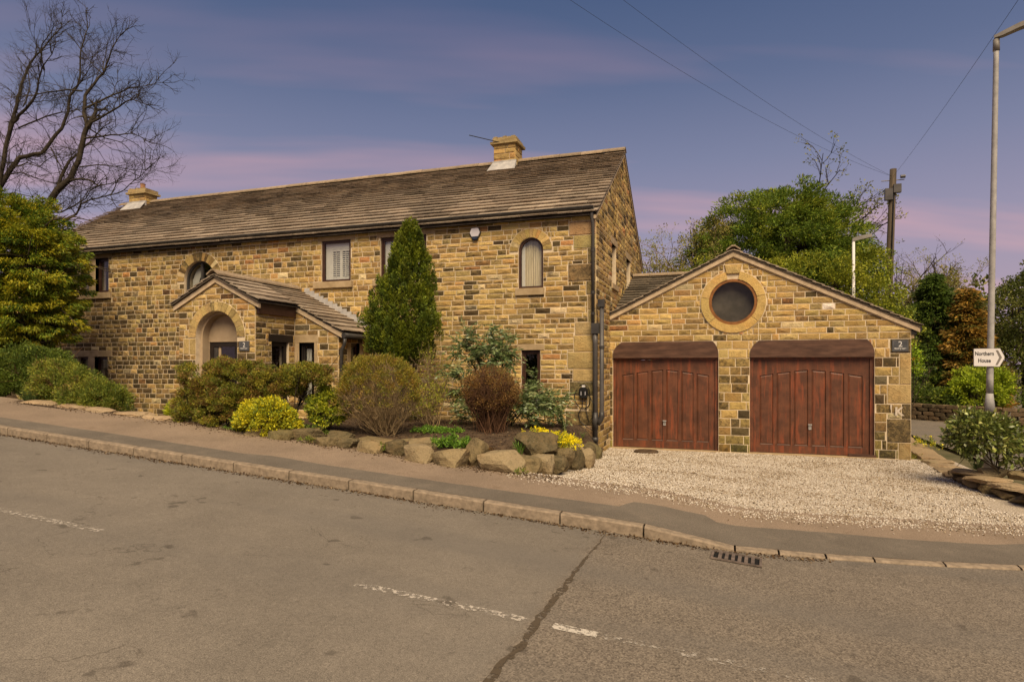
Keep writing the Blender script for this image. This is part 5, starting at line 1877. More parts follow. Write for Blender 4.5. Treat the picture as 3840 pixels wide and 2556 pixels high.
def litter():
    n = 3600
    x = rng.uniform(-13, 1.0, n)
    ky = np.array([kerb_y(v) for v in x])
    w = np.array([.5 + .5 * mnoise.noise(Vector((v * 1.1, 3, 0))) for v in x])
    off = np.abs(rng.normal(0, .07, n)) * (.3 + 1.3 * w)
    y = ky - .012 - off
    z = np.array([road_z(a, b) for a, b in zip(x, y)]) + .006
    P = np.stack([x, y, z], 1)
    # bits blown against the back of the footway and in the bed
    m = 5200
    x2 = rng.uniform(-13.5, -2.2, m); by = np.array([back_y(v) for v in x2])
    y2 = by - np.abs(rng.normal(0, .16, m)) + .16
    z2 = np.array([pave_z(a, b) for a, b in zip(x2, y2)]) + .008
    P2 = np.stack([x2, y2, z2], 1)
    k = 9000
    x3 = rng.uniform(-10, -2.7, k); y3 = rng.uniform(8.7, 13.2, k)
    z3 = np.array([bed_z(a, b) for a, b in zip(x3, y3)]) + .012
    P = np.concatenate([P, P2, np.stack([x3, y3, z3], 1)])
    n = len(P)
    D = rng.normal(size=(n, 3)); D[:, 2] *= .35; D = unit(D)
    V = leaf_quads(P, D, rng.uniform(.012, .045, n), rng.uniform(.008, .022, n))
    pal = np.array([[.075, .042, .020], [.13, .078, .036], [.05, .03, .016], [.22, .15, .075], [.30, .22, .13]])
    C = pal[rng.choice(5, n, p=[.34, .28, .2, .12, .06])]
    o = quads_obj('leaf_litter', V, C, 'leaf')
    tag(o, 'brown leaf litter along the kerb foot and flower bed', 'leaf litter', kind='stuff')


litter()


# ------------------------------------------------------------------ planting
def segs_obj(name, segs, mat, parent, sides=4):
    """tapered twigs: segs is a list of (p0, p1, r0, r1)"""
    A = np.array([s[0] for s in segs], float); B = np.array([s[1] for s in segs], float)
    r0 = np.array([s[2] for s in segs])[:, None]; r1 = np.array([s[3] for s in segs])[:, None]
    n = len(A)
    d = unit(B - A)
    h = np.where(np.abs(d[:, 2:3]) < .9, np.array([[0, 0, 1.0]]), np.array([[1.0, 0, 0]]))
    s = unit(np.cross(d, h)); u = np.cross(s, d)
    ring0, ring1 = [], []
    for k in range(sides):
        a = 2 * math.pi * k / sides
        o = s * math.cos(a) + u * math.sin(a)
        ring0.append(A + o * r0); ring1.append(B + o * r1)
    V = np.stack(ring0 + ring1, 1)
    F = np.array([[k, (k + 1) % sides, sides + (k + 1) % sides, sides + k] for k in range(sides)])
    faces = (F[None] + 2 * sides * np.arange(n)[:, None, None]).reshape(-1, 4)
    me = bpy.data.meshes.new(name); m = len(faces)
    me.vertices.add(n * 2 * sides); me.vertices.foreach_set('co', V.astype(np.float32).ravel())
    me.loops.add(m * 4); me.loops.foreach_set('vertex_index', faces.astype(np.int32).ravel())
    me.polygons.add(m); me.polygons.foreach_set('loop_start', np.arange(0, m * 4, 4, dtype=np.int32))
    me.polygons.foreach_set('use_smooth', np.ones(m, dtype=bool))
    me.update(calc_edges=True)
    return link(name, me, mat, parent)


def polyline(segs, pts, r0, r1):
    n = len(pts) - 1
    for i in range(n):
        segs.append((pts[i], pts[i + 1], r0 + (r1 - r0) * i / n, r0 + (r1 - r0) * (i + 1) / n))


def rv(s=1.0):
    return Vector((rnd.gauss(0, s), rnd.gauss(0, s), rnd.gauss(0, s)))


def grow(segs, p, d, L, r, lvl, tips=None, bend=.22, up=.12, n=4, kids=3, spread=.8, short=.55):
    """one branch with side shoots, down to twigs"""
    p = Vector(p); d = Vector(d).normalized()
    pts = [p]
    for i in range(n):
        d = (d + rv(bend) + Vector((0, 0, up))).normalized()
        p = p + d * (L / n); pts.append(p)
    polyline(segs, pts, r, max(r * .45, .0025))
    if tips is not None and lvl == 0: tips.append((p, d))
    if lvl > 0:
        for k in range(kids):
            t = rnd.uniform(.25, 1.0)
            i = min(int(t * n), n - 1)
            q = pts[i].lerp(pts[i + 1], t * n - i)
            dd = (pts[i + 1] - pts[i]).normalized()
            grow(segs, q, dd + rv(spread * .6), L * short * rnd.uniform(.6, 1.2), max(r * .5, .003), lvl - 1, tips, bend, up, max(2, n - 1), kids, spread, short)


def ell_clumps(c, rad, K, lo=.72, hi=1.0, zlo=-1.0, zhi=1.0, lump=.12, seed=0):
    """clump centres in the outer shell of a lumpy ellipsoid -> centres, outward directions"""
    g = np.random.default_rng(seed + 77)
    d = unit(g.normal(size=(K * 3, 3)))
    d = d[(d[:, 2] >= zlo) & (d[:, 2] <= zhi)][:K]
    ph = g.uniform(0, 6.28, 6); fr = g.uniform(2, 5, (6, 3))
    l = sum(np.sin(d @ fr[i] + ph[i]) for i in range(6)) / 6
    rho = (lo + (hi - lo) * g.random(len(d)) ** .6) * (1 + lump * 2 * l)
    return np.array(c) + d * np.array(rad) * rho[:, None], unit(d / np.array(rad))


def clump_leaves(C, O, rc, per, L, W, pal, pw, out=.8, up=0.0, rand=.7, squash=1.0, seed=0, jit=.22, lay=None):
    g = np.random.default_rng(seed + 991)
    K = len(C)
    idx = np.repeat(np.arange(K), per)
    n = len(idx)
    off = unit(g.normal(size=(n, 3))) * (g.random((n, 1)) ** .45) * rc
    off[:, 2] *= squash
    P = C[idx] + off
    D = unit(out * O[idx] + up * np.array([0, 0, 1.0]) + rand * g.normal(size=(n, 3)) + .6 * off / rc)
    pal = np.array(pal, float); pw = np.array(pw, float) / sum(pw)
    ci = g.choice(len(pal), K, p=pw)
    li = np.where(g.random(n) < .62, ci[idx], g.choice(len(pal), n, p=pw))
    col = pal[li] * (1 + jit * g.normal(size=(n, 1))).clip(.45, 1.6)
    Ls = L * g.uniform(.6, 1.35, n); Ws = W * g.uniform(.7, 1.3, n)
    return leaf_quads(P, D, Ls, Ws), col


def cat(*parts):
    return np.concatenate([p[0] for p in parts]), np.concatenate([p[1] for p in parts])


def stems(segs, base, n, spread, L, r, lvl=1, kids=3, up=.1, bend=.15, foot=.08, tilt=1.0):
    for _ in range(n):
        a = rnd.uniform(0, 6.283); f = foot * math.sqrt(rnd.random())
        p = Vector(base) + Vector((math.cos(a) * f, math.sin(a) * f, 0))
        t = spread * math.sqrt(rnd.random())
        d = Vector((math.cos(a) * t, math.sin(a) * t, tilt))
        grow(segs, p, d, L * rnd.uniform(.75, 1.1), r * rnd.uniform(.6, 1.2), lvl, None, bend, up, 5, kids, .5, .5)


def golden_cypress():
    r = top('cypress_tree', 'large golden-green cypress tree with drooping sprays at left edge', 'tree', (-16.4, 10.95, .9))
    s = []
    polyline(s, [Vector((-16.4, 10.95, .9)), Vector((-16.45, 10.95, 2.5)), Vector((-16.35, 10.9, 4.5)), Vector((-16.3, 10.9, 5.8))], .13, .03)
    for k in range(60):
        z = rnd.uniform(2.2, 5.6); a = rnd.uniform(0, 6.28)
        grow(s, (-16.4, 10.95, z), (math.cos(a), math.sin(a), .25), 1.3 * math.sqrt(max(.1, 1 - ((z - 4) / 2.3) ** 2)), .03, 1, None, .12, .0, 4, 3)
    segs_obj('trunk', s, 'bark', r, 6)
    pal = [(.235, .185, .014), (.165, .155, .016), (.100, .122, .014), (.058, .084, .012), (.030, .048, .008)]
    parts = []
    for i, (c, rad, K) in enumerate((((-16.75, 10.95, 4.3), (1.55, 1.4, 1.85), 480), ((-16.2, 10.8, 3.2), (1.15, 1.05, .95), 230), ((-17.3, 10.9, 5.3), (1.1, 1.0, .95), 190), ((-16.05, 10.7, 4.3), (.88, .9, 1.25), 210))):
        C, O = ell_clumps(c, rad, K, .62, 1.04, seed=i, lump=.14)
        O[:, 2] -= .35
        parts.append(clump_leaves(C, unit(O), .17, 125, .088, .026, pal, [.26, .30, .24, .14, .06], 1.0, -.3, .42, .5, seed=i))
    V, C = cat(*parts)
    quads_obj('crown', V, C, 'leaf', r)


golden_cypress()


def feathery(name, label, base, lobes, pal, pw, seed, L=.06, W=.013, rc=.15, per=85, up=.35, mat='leaf', category='shrub', stem=(14, .8, .6, .012), stemmat='barkbr', lo=.6, out=.7, rand=.6, squash=.9):
    r = top(name, label, category, base)
    parts = []
    for i, (c, rad, K) in enumerate(lobes):
        C, O = ell_clumps(c, rad, K, lo, 1.0, -.75, 1, seed=seed + i, lump=.13)
        parts.append(clump_leaves(C, O, rc, per, L, W, pal, pw, out, up, rand, squash, seed=seed + i))
    V, C = cat(*parts)
    quads_obj('foliage', V, C, mat, r)
    if stem:
        s = []
        for c, rad, K in lobes:
            n = max(3, int(stem[0] / len(lobes)))
            for _ in range(n):
                t = Vector((c[0] + rnd.gauss(0, rad[0] * .5), c[1] + rnd.gauss(0, rad[1] * .5), c[2] + rad[2] * rnd.uniform(0, .7)))
                b = Vector(base) + Vector((rnd.gauss(0, .08), rnd.gauss(0, .06), 0))
                b = b.lerp(Vector((c[0], c[1], base[2])), .75)
                grow(s, b, t - b, (t - b).length, stem[3], 1, None, .12, .02, 5, 4)
        segs_obj('stem', s, stemmat, r, 4)
    return r


JUN = [(.13, .135, .026), (.09, .105, .023), (.185, .17, .032), (.06, .074, .018), (.145, .10, .035)]
feathery('juniper_shrub', 'spreading feathery green juniper spilling toward the footway, left of porch', (-12.7, 9.5, 1.0),
         [((-13.1, 9.5, 1.42), (.85, .5, .48), 120), ((-12.2, 9.35, 1.25), (.72, .42, .36), 90), ((-11.75, 9.35, 1.22), (.45, .4, .30), 50), ((-13.5, 9.6, 1.55), (.6, .5, .5), 70)], JUN, [.3, .28, .2, .14, .08], 10, L=.055, W=.016, rc=.13, per=170, lo=.72)
feathery('dark_shrub', 'darker green shrub behind the juniper under the cypress', (-14.6, 10.1, 1.1),
         [((-15.2, 10.0, 1.75), (1.0, .6, .62), 110), ((-14.6, 10.1, 1.72), (.8, .5, .55), 110), ((-14.5, 10.2, 1.6), (.5, .45, .42), 60), ((-16.4, 9.8, 1.7), (.9, .6, .6), 80)], [(.060, .080, .017), (.085, .105, .020), (.040, .056, .013), (.12, .125, .025)], [.35, .3, .2, .15], 20, L=.06, W=.022, rc=.16, per=140, lo=.7)
HED = [(.135, .128, .024), (.215, .170, .028), (.095, .098, .022), (.160, .088, .032), (.105, .060, .025)]
feathery('clipped_hedge', 'clipped green and rust-brown hedge before the porch with open twiggy right end', (-8.4, 9.2, .82),
         [((-8.95, 9.25, 1.48), (.74, .50, .56), 170), ((-8.35, 9.2, 1.56), (.75, .5, .48), 170), ((-9.2, 9.15, 1.15), (.42, .4, .40), 80), ((-8.4, 9.0, 1.2), (.6, .4, .42), 90), ((-7.6, 9.3, 1.62), (.55, .42, .28), 100), ((-7.0, 9.4, 1.76), (.44, .38, .18), 80)],
         HED, [.27, .2, .22, .18, .13], 30, L=.036, W=.016, rc=.10, per=185, up=.2, stem=(44, 1, 1, .013), stemmat='bark', lo=.82, squash=.7)
YEL = [(.40, .315, .016), (.31, .265, .020), (.21, .205, .022), (.095, .115, .018)]
feathery('euonymus_bush', 'round bright yellow variegated bush overhanging the footway edge', (-7.4, 8.75, .74),
         [((-7.4, 8.8, 1.02), (.54, .42, .32), 230)], YEL, [.32, .3, .22, .16], 40, L=.042, W=.026, rc=.085, per=62, up=.2, stem=(12, 1, 1, .01), lo=.75, stemmat='bark')
feathery('euonymus_bush', 'smaller upright yellow-green variegated bush between hedge and round bush', (-6.72, 9.55, .76),
         [((-6.72, 9.55, 1.17), (.33, .32, .36), 150)], [(.32, .29, .03), (.22, .225, .03), (.12, .15, .022), (.055, .075, .015)], [.3, .3, .25, .15], 45, L=.042, W=.026, rc=.085, per=60, up=.2, stem=(10, 1, 1, .01), lo=.72, stemmat='bark')


def round_bush():
    b = (-5.45, 9.42, .72)
    r = top('round_bush', 'large clipped round bush with bare fanning stems and ochre top', 'bush', b)
    s = []
    c = Vector((-5.66, 9.5, 1.42)); rad = Vector((.74, .62, .68))
    for i in range(230):
        a = rnd.uniform(0, 6.283); u = rnd.uniform(-.55, 1)
        q = math.sqrt(1 - u * u)
        t = c + Vector((rad.x * q * math.cos(a), rad.y * q * math.sin(a), rad.z * u)) * rnd.uniform(.8, 1.0)
        p = Vector(b) + Vector((rnd.gauss(0, .05), rnd.gauss(0, .04), 0))
        mid = p.lerp(t, .45) + Vector((0, 0, -.08 if u < .2 else .06)) + rv(.035)
        q2 = p.lerp(t, .75) + rv(.03) + Vector((0, 0, -.02))
        polyline(s, [p, p.lerp(mid, .5) + rv(.012), mid, q2, t], rnd.choice([.006, .008, .012, .018]), .0025)
        d = (t - mid).normalized()
        for _ in range(3):
            grow(s, q2.lerp(t, rnd.random()), d + rv(.4), .16, .003, 1, None, .25, .1, 3, 2)
    segs_obj('stem', s, 'barklt', r, 4)
    C, O = ell_clumps(c, rad, 620, .88, 1.02, -.55, 1, seed=50, lump=.05)
    k = (C[:, 2] - c.z) / rad.z
    keep = np.random.default_rng(1).random(len(C)) < np.clip(.36 + .85 * k, .06, 1)
    V, Cc = clump_leaves(C[keep], O[keep], .075, 62, .032, .014, [(.20, .135, .026), (.155, .125, .024), (.105, .10, .02), (.19, .10, .03)], [.32, .3, .25, .13], .7, .3, .7, seed=51)
    quads_obj('foliage', V, Cc, 'leaf', r)


round_bush()


def column_conifer():
    b = Vector((-6.46, 11.8, .66))
    r = top('conical_yew', 'tall conical dark green conifer with upright plumes against the cottage wall', 'conifer', b)
    s = []
    polyline(s, [b, b + Vector((.02, 0, 1.4)), b + Vector((0, 0, 4.0))], .07, .015)
    polyline(s, [b, b + Vector((.22, .02, .8)), b + Vector((.3, 0, 1.6))], .03, .012)
    zb, zt = 1.95, 4.74
    prof = [(0, .44), (.1, .62), (.25, .70), (.4, .62), (.5, .53), (.65, .40), (.82, .25), (.92, .15), (1.0, .04)]
    K = 900
    g = np.random.default_rng(60)
    parts = []
    tt = g.random(K) ** 1.15; aa = g.uniform(0, 6.283, K)
    pal = np.array([(.120, .125, .014), (.085, .100, .013), (.058, .075, .012), (.036, .050, .010)])
    P, D, Cl, Ls, Ws = [], [], [], [], []
    for t, a in zip(tt, aa):
        R_ = interp(t, prof) * (1 + .16 * math.sin(a * 3 + t * 9) + .10 * math.sin(a * 7 - t * 5))
        rr = R_ * (1 - .55 * g.random() ** 2.2)
        base = np.array([b.x - .05 + .26 * t + rr * math.cos(a), b.y + rr * math.sin(a), zb + (zt - zb) * t])
        ax = np.array([math.cos(a) * .28, math.sin(a) * .28, 1.0]); ax /= np.linalg.norm(ax)
        H = g.uniform(.24, .46) * (1 - .4 * t)
        m = 84
        u = g.random(m)
        w = g.uniform(.075, .11) * (1 - .35 * t) * (1 - u ** 1.8) * g.uniform(.5, 1, m)
        shade = g.uniform(.6, 1.35)
        an = g.uniform(0, 6.283, m)
        e1 = np.array([-math.sin(a), math.cos(a), 0]); e2 = np.cross(ax, e1)
        p = base + np.outer(u * H, ax) + (np.cos(an) * w)[:, None] * e1 + (np.sin(an) * w)[:, None] * e2
        d = unit(ax + .9 * (np.cos(an)[:, None] * e1 + np.sin(an)[:, None] * e2) + .35 * g.normal(size=(m, 3)))
        ci = g.choice(4, p=[.26, .34, .26, .14])
        idx = np.where(u > .62, max(ci - 1, 0), ci)           # fresh tips paler
        P.append(p); D.append(d); Cl.append(shade * pal[idx] * (1 + .2 * g.normal(size=(m, 1))).clip(.5, 1.5))
    P, D, Cl = np.concatenate(P), np.concatenate(D), np.concatenate(Cl)
    V = leaf_quads(P, D, g.uniform(.04, .075, len(P)), g.uniform(.016, .028, len(P)))
    for _ in range(120):
        t = rnd.random() ** 1.1; a = rnd.uniform(0, 6.28); R_ = interp(t, prof) * .85
        p0 = b + Vector((0, 0, max(.9, (zb + (zt - zb) * t) - .35 - b.z)))
        p1 = Vector((b.x + R_ * math.cos(a), b.y + R_ * math.sin(a), zb + (zt - zb) * t + .1))
        polyline(s, [p0, p0.lerp(p1, .5) + Vector((0, 0, -.05)), p1], .014, .004)
    segs_obj('trunk', s, 'bark', r, 5)
    quads_obj('crown', V, Cl, 'leaf', r)


column_conifer()


def twig_shrub(name, label, base, n, spread, L, rr, mat, pal=None, pw=None, lvl=2, kids=4, leafper=6, leafL=.035, leafW=.018, cat_='shrub', tilt=1.0, up=.12, seed=0):
    r = top(name, label, cat_, base)
    s, tips = [], []
    for _ in range(n):
        a = rnd.uniform(0, 6.283); t = spread * math.sqrt(rnd.random())
        p = Vector(base) + Vector((rnd.gauss(0, .05), rnd.gauss(0, .05), 0))
        grow(s, p, (math.cos(a) * t, math.sin(a) * t, tilt), L * rnd.uniform(.7, 1.1), rr * rnd.uniform(.6, 1.2), lvl, tips, .16, up, 5, kids, .6, .5)
    segs_obj('stem', s, mat, r, 4)
    if pal:
        C = np.array([p for p, d in tips]); O = np.array([d for p, d in tips])
        V, Cc = clump_leaves(C, O, .06 * leafL / .035, leafper, leafL, leafW, pal, pw, .6, .2, .8, seed=seed + 5)
        quads_obj('foliage', V, Cc, 'leaf', r)
    return r


twig_shrub('bare_shrub', 'straggly half-bare pale shrub right of the conical conifer', (-5.72, 11.6, .66), 16, .55, 1.25, .012, 'barklt',
           [(.20, .18, .03), (.14, .14, .025), (.25, .20, .05)], [.4, .4, .2], 2, 4, 5, seed=1)
twig_shrub('bare_shrub', 'low yellow-leaved twiggy shrub between round bush and brown bush', (-5.35, 10.9, .7), 14, .7, .72, .01, 'barklt',
           [(.22, .19, .03), (.13, .14, .025), (.30, .24, .05)], [.4, .35, .25], 2, 4, 9, seed=2)


def mahonia():
    b = (-4.2, 11.7, .66)
    r = top('evergreen_shrub', 'tall lax evergreen shrub with glossy grey-green leaflets below the arched window', 'shrub', b)
    s, tips = [], []
    for t in [(-5.0, 11.5, 2.25), (-4.75, 11.2, 2.45), (-4.4, 11.3, 2.25), (-4.0, 11.4, 2.35), (-3.98, 11.3, 2.1), (-3.45, 11.3, 1.42), (-3.25, 11.4, 1.35), (-3.0, 11.5, 1.25), (-2.98, 11.3, 1.05),
              (-4.9, 11.2, 1.75), (-5.05, 11.4, 1.45), (-4.6, 11.0, 1.3), (-4.1, 11.1, 1.9), (-3.6, 11.1, 1.3), (-3.35, 11.2, 1.0), (-4.3, 11.5, 2.5), (-4.1, 11.3, 2.2), (-4.65, 11.4, 2.1), (-3.3, 11.1, 1.2), (-4.75, 11.1, 1.05), (-3.9, 11.2, 1.55)]:
        p0 = Vector(b) + rv(.06); p0.z = b[2]
        t = Vector(t)
        pts = [p0, p0.lerp(t, .4) + Vector((0, 0, .25)), p0.lerp(t, .75) + Vector((0, 0, .18)), t]
        polyline(s, pts, .014, .006)
        for k in range(6):
            q = pts[1 + k % 3] + rv(.07)
            d = (t - p0).normalized() * .4 + rv(.55)
            tips.append((q, d)); polyline(s, [pts[1 + k % 3], q], .006, .004)
        for k in range(6): tips.append((t + rv(.09), rv(.6) + Vector((0, 0, .2))))
    segs_obj('stem', s, 'bark', r, 4)
    g = np.random.default_rng(70)
    P, D, W_, C = [], [], [], []
    pal = np.array([(.075, .095, .045), (.11, .125, .068), (.050, .066, .030), (.17, .175, .105)])
    for p, d in tips:                      # pinnate sprays: leaflets in pairs along a drooping rib
        for rep in range(4):
            dd = (Vector(d).normalized() + rv(.5)).normalized()
            sd = dd.cross(Vector((0, 0, 1)));
            if sd.length < .1: sd = Vector((1, 0, 0))
            sd.normalize()
            q = Vector(p); L = rnd.uniform(.18, .30)
            c0 = pal[g.choice(4, p=[.36, .28, .22, .14])]
            for i in range(7):
                dd = (dd + Vector((0, 0, -.07))).normalized()
                q = q + dd * (L / 7)
                for sg in (-1, 1):
                    P.append(q); D.append((dd * .55 + sd * sg + Vector((0, 0, -.15)) + rv(.15)).normalized())
                    C.append(c0 * rnd.uniform(.75, 1.3))
            P.append(q); D.append(dd); C.append(c0)
    P, D, C = np.array(P), np.array(D), np.array(C)
    V = leaf_quads(P, D, g.uniform(.06, .10, len(P)), g.uniform(.020, .030, len(P)))
    quads_obj('foliage', V, C, 'leafgl', r)


mahonia()


def brown_bush():
    b = (-3.84, 10.2, .62)
    r = top('brown_bush', 'rust-brown twiggy bush with ball-shaped head on dense upright stems', 'bush', b)
    s = []
    c = Vector((-3.86, 10.22, 1.48)); rad = Vector((.50, .44, .42))
    for i in range(320):
        a = rnd.uniform(0, 6.283); u = rnd.uniform(-.45, 1); q = math.sqrt(1 - u * u)
        t = c + Vector((rad.x * q * math.cos(a), rad.y * q * math.sin(a), rad.z * u)) * rnd.uniform(.75, 1.03)
        p = Vector(b) + Vector((rnd.gauss(0, .10), rnd.gauss(0, .08), 0))
        mid = p.lerp(t, .5) + rv(.03) + Vector((0, 0, .05))
        polyline(s, [p, mid, t], rnd.choice([.004, .006, .009]), .0025)
        for _ in range(4):
            grow(s, mid.lerp(t, rnd.uniform(.2, 1)), (t - mid).normalized() + rv(.5), .13, .0028, 1, None, .3, .1, 3, 2)
    segs_obj('stem', s, 'barkbr', r, 4)
    C, O = ell_clumps(c, rad, 190, .7, 1.02, -.6, 1, seed=80, lump=.05)
    V, Cc = clump_leaves(C, O, .08, 42, .030, .010, [(.165, .080, .032), (.11, .052, .022), (.22, .12, .05), (.13, .09, .03)], [.35, .3, .22, .13], .6, .3, .8, seed=81)
    quads_obj('foliage', V, Cc, 'leaf', r)


brown_bush()


def tuft(name, label, base, n, L, W, spread, pal, cat_='plant', arch=.5, foot=.06, seed=0, mat='leaf'):
    """a clump of strap leaves, each a bent two-piece blade"""
    r = top(name, label, cat_, base)
    g = np.random.default_rng(seed + 300)
    a = g.uniform(0, 6.283, n); f = foot * np.sqrt(g.random(n)); sp = spread * np.sqrt(g.random(n))
    P = np.array(base) + np.stack([np.cos(a) * f, np.sin(a) * f, np.zeros(n)], 1)
    D = unit(np.stack([np.cos(a) * sp, np.sin(a) * sp, np.ones(n)], 1) + .1 * g.normal(size=(n, 3)))
    D2 = unit(D + np.stack([np.cos(a) * arch, np.sin(a) * arch, -np.ones(n) * arch * .9], 1))
    Ls = L * g.uniform(.6, 1.2, n)[:, None]; S = np.stack([-np.sin(a), np.cos(a), np.zeros(n)], 1) * W / 2
    M1 = P + D * Ls * .6; T = M1 + D2 * Ls * .4
    V = np.concatenate([np.stack([P - S * .7, P + S * .7, M1 + S, M1 - S], 1), np.stack([M1 - S, M1 + S, T + S * .1, T - S * .1], 1)])
    c = np.array(pal)[g.choice(len(pal), n)] * g.uniform(.8, 1.2, (n, 1))
    quads_obj('leaf_blades', V, np.concatenate([c, c]), mat, r)
    return r


tuft('strap_leaf_clump', 'clump of long dark strap leaves at the foot of the juniper', (-13.4, 8.98, 1.15), 90, .42, .018, .9, [(.06, .085, .035), (.085, .11, .05), (.04, .06, .022)], arch=.9, seed=1)
tuft('dry_grass_clump', 'low copper-brown dried clump among the boulders', (-3.55, 8.98, .60), 420, .17, .010, 1.5, [(.20, .095, .04), (.28, .16, .075), (.13, .06, .028)], arch=.7, foot=.14, seed=2)
tuft('daffodil_leaves', 'upright green daffodil leaves behind the large boulder', (-2.98, 9.05, .55), 40, .30, .014, .35, [(.09, .14, .03), (.06, .10, .025)], arch=.35, seed=3)
tuft('daffodil_leaves', 'grey-green leaf clump against the wall below the charger', (-2.85, 12.3, .35), 60, .45, .014, .7, [(.10, .12, .05), (.07, .09, .035)], arch=.8, foot=.12, seed=4)
tuft('daffodil_leaves', 'spiky green clump on the dry stone wall', (4.0, 12.6, .18), 40, .24, .014, .7, [(.10, .13, .05), (.16, .17, .09)], arch=.5, seed=5)


def low_plant(name, label, base, rad, K, per, L, W, pal, pw, seed, rc=.05, cat_='plant', up=.5):
    r = top(name, label, cat_, base)
    C, O = ell_clumps((base[0], base[1], base[2] + .02), rad, K, .3, 1, 0, 1, seed=seed, lump=.1)
    V, Cc = clump_leaves(C, O, rc, per, L, W, pal, pw, .5, up, .7, seed=seed)
    quads_obj('foliage', V, Cc, 'leaf', r)
    return r


GRN = [(.085, .150, .022), (.06, .105, .018), (.13, .19, .03)]
low_plant('ground_cover', 'fresh green low plants before the leaning slab', (-4.05, 9.0, .68), (.34, .22, .12), 60, 30, .035, .025, GRN, [.5, .3, .2], 90)
low_plant('ground_cover', 'fresh green low plants behind the flat slabs', (-4.75, 9.9, .76), (.5, .25, .08), 60, 26, .035, .025, GRN, [.5, .3, .2], 91)
low_plant('ground_cover', 'dark green weeds under the two yellow bushes', (-6.9, 9.1, .75), (.55, .2, .12), 60, 26, .03, .02, [(.05, .07, .015), (.08, .10, .02), (.15, .11, .04)], [.4, .4, .2], 92)
low_plant('ground_cover', 'small weeds at the hedge foot beside the footway', (-7.95, 8.72, .80), (.4, .12, .05), 34, 20, .03, .02, [(.06, .09, .015), (.09, .12, .02)], [.5, .5], 93)


def flowers():
    b = (-2.55, 9.62, .66)
    r = top('yellow_flower_cushion', 'cushion of bright yellow flowers trailing over the boulders', 'flowers', b)
    parts = []
    for i, (c, rad, K) in enumerate((((-2.58, 9.65, .76), (.34, .24, .13), 75), ((-2.32, 9.72, .68), (.16, .16, .12), 30), ((-2.95, 9.85, .80), (.22, .15, .10), 22), ((-2.38, 9.6, .55), (.07, .06, .18), 14))):
        C, O = ell_clumps(c, rad, K, .6, 1.0, -.3, 1, seed=120 + i)
        parts.append(clump_leaves(C, O, .045, 30, .024, .016, [(.62, .47, .012), (.52, .40, .012), (.22, .22, .03)], [.5, .28, .22], .6, .5, .7, seed=120 + i))
    V, C = cat(*parts)
    quads_obj('petals', V, C, 'leaf', r)
    C, O = ell_clumps((-2.55, 9.68, .70), (.36, .26, .12), 60, .4, .85, -.4, 1, seed=130)
    V, Cc = clump_leaves(C, O, .05, 26, .035, .012, [(.12, .14, .03), (.18, .17, .04)], [.5, .5], .5, .3, .7, seed=131)
    quads_obj('foliage', V, Cc, 'leaf', r)


flowers()


def planter():
    b = (-10.75, 10.1, .62)
    r = top('trough_planter', 'small grey trough with bright yellow-green plant beside the porch', 'planter', b)
    MB().box((-11.05, 9.95, .62), (-10.45, 10.25, .84)).obj('trough', 'plaque', r)
    C, O = ell_clumps((-10.75, 10.1, .95), (.28, .2, .26), 50, .4, 1, -.2, 1, seed=140)
    V, Cc = clump_leaves(C, O, .07, 34, .06, .02, [(.30, .28, .02), (.22, .23, .02), (.10, .14, .02)], [.45, .35, .2], .6, .7, .5, seed=141)
    quads_obj('plant', V, Cc, 'leaf', r)


planter()
rk = top('pale_stone', 'single pale rounded stone on the soil at left edge', 'stone', (-13.6, 9.3, 1.15))
put_rock('stone', rk, -13.75, 9.3, 1.16, .22, .18, .12, 0, (0, 0), 901, .2, (.34, .29, .2, 0))


def wall_bush():
    b = (4.12, 12.15, .25)
    r = top('laurel_bush', 'leafy laurel bush leaning over the dry stone wall by the lamp', 'bush', b)
    s = []
    for t in ((3.7, 12.0, .9), (4.0, 12.0, 1.15), (4.2, 12.1, 1.0), (3.6, 12.2, .7), (4.35, 12.2, .9), (4.0, 12.3, .9), (3.85, 11.9, .6)):
        p0 = Vector(b) + rv(.05); t = Vector(t)
        grow(s, p0, t - p0, (t - p0).length, .013, 1, None, .1, .02, 4, 4)
    for _ in range(12):                       # bare canes sprawling to the right
        grow(s, Vector((4.3, 11.95, .3)) + rv(.06), (rnd.uniform(.2, .8), rnd.uniform(-.4, .1), rnd.uniform(-.1, .5)), .55, .007, 1, None, .12, -.02, 4, 3)
    segs_obj('stem', s, 'bark', r, 4)
    parts = []
    for i, (c, rad, K) in enumerate((((3.92, 12.05, .80), (.50, .38, .36), 210), ((3.75, 12.0, .98), (.32, .3, .2), 70), ((4.42, 12.1, .55), (.22, .25, .28), 50))):
        C, O = ell_clumps(c, rad, K, .6, 1.0, -.8, 1, seed=150 + i)
        parts.append(clump_leaves(C, O, .09, 14, .085, .042, [(.095, .105, .03), (.070, .080, .024), (.14, .14, .045), (.19, .17, .07)], [.35, .3, .22, .13], .8, -.15, .6, seed=150 + i))
    V, C = cat(*parts)
    quads_obj('foliage', V, C, 'leafgl', r)


wall_bush()
low_plant('moss_bank', 'mossy bank of weeds behind the garage corner', (3.85, 15.4, -.12), (.28, .9, .10), 70, 24, .03, .02, [(.16, .13, .035), (.11, .10, .025), (.20, .15, .05)], [.4, .4, .2], 160)
low_plant('wallflower', 'small yellow flowers along the wall top behind the garage', (4.55, 17.6, .02), (.3, .8, .18), 34, 14, .04, .025, [(.46, .36, .02), (.13, .14, .03), (.10, .10, .03)], [.3, .4, .3], 161)


# ------------------------------------------------------------------ trees
VR = Vector((math.cos(R(18.8)), math.sin(R(18.8)), 0)); VF = Vector((-math.sin(R(18.8)), math.cos(R(18.8)), 0))


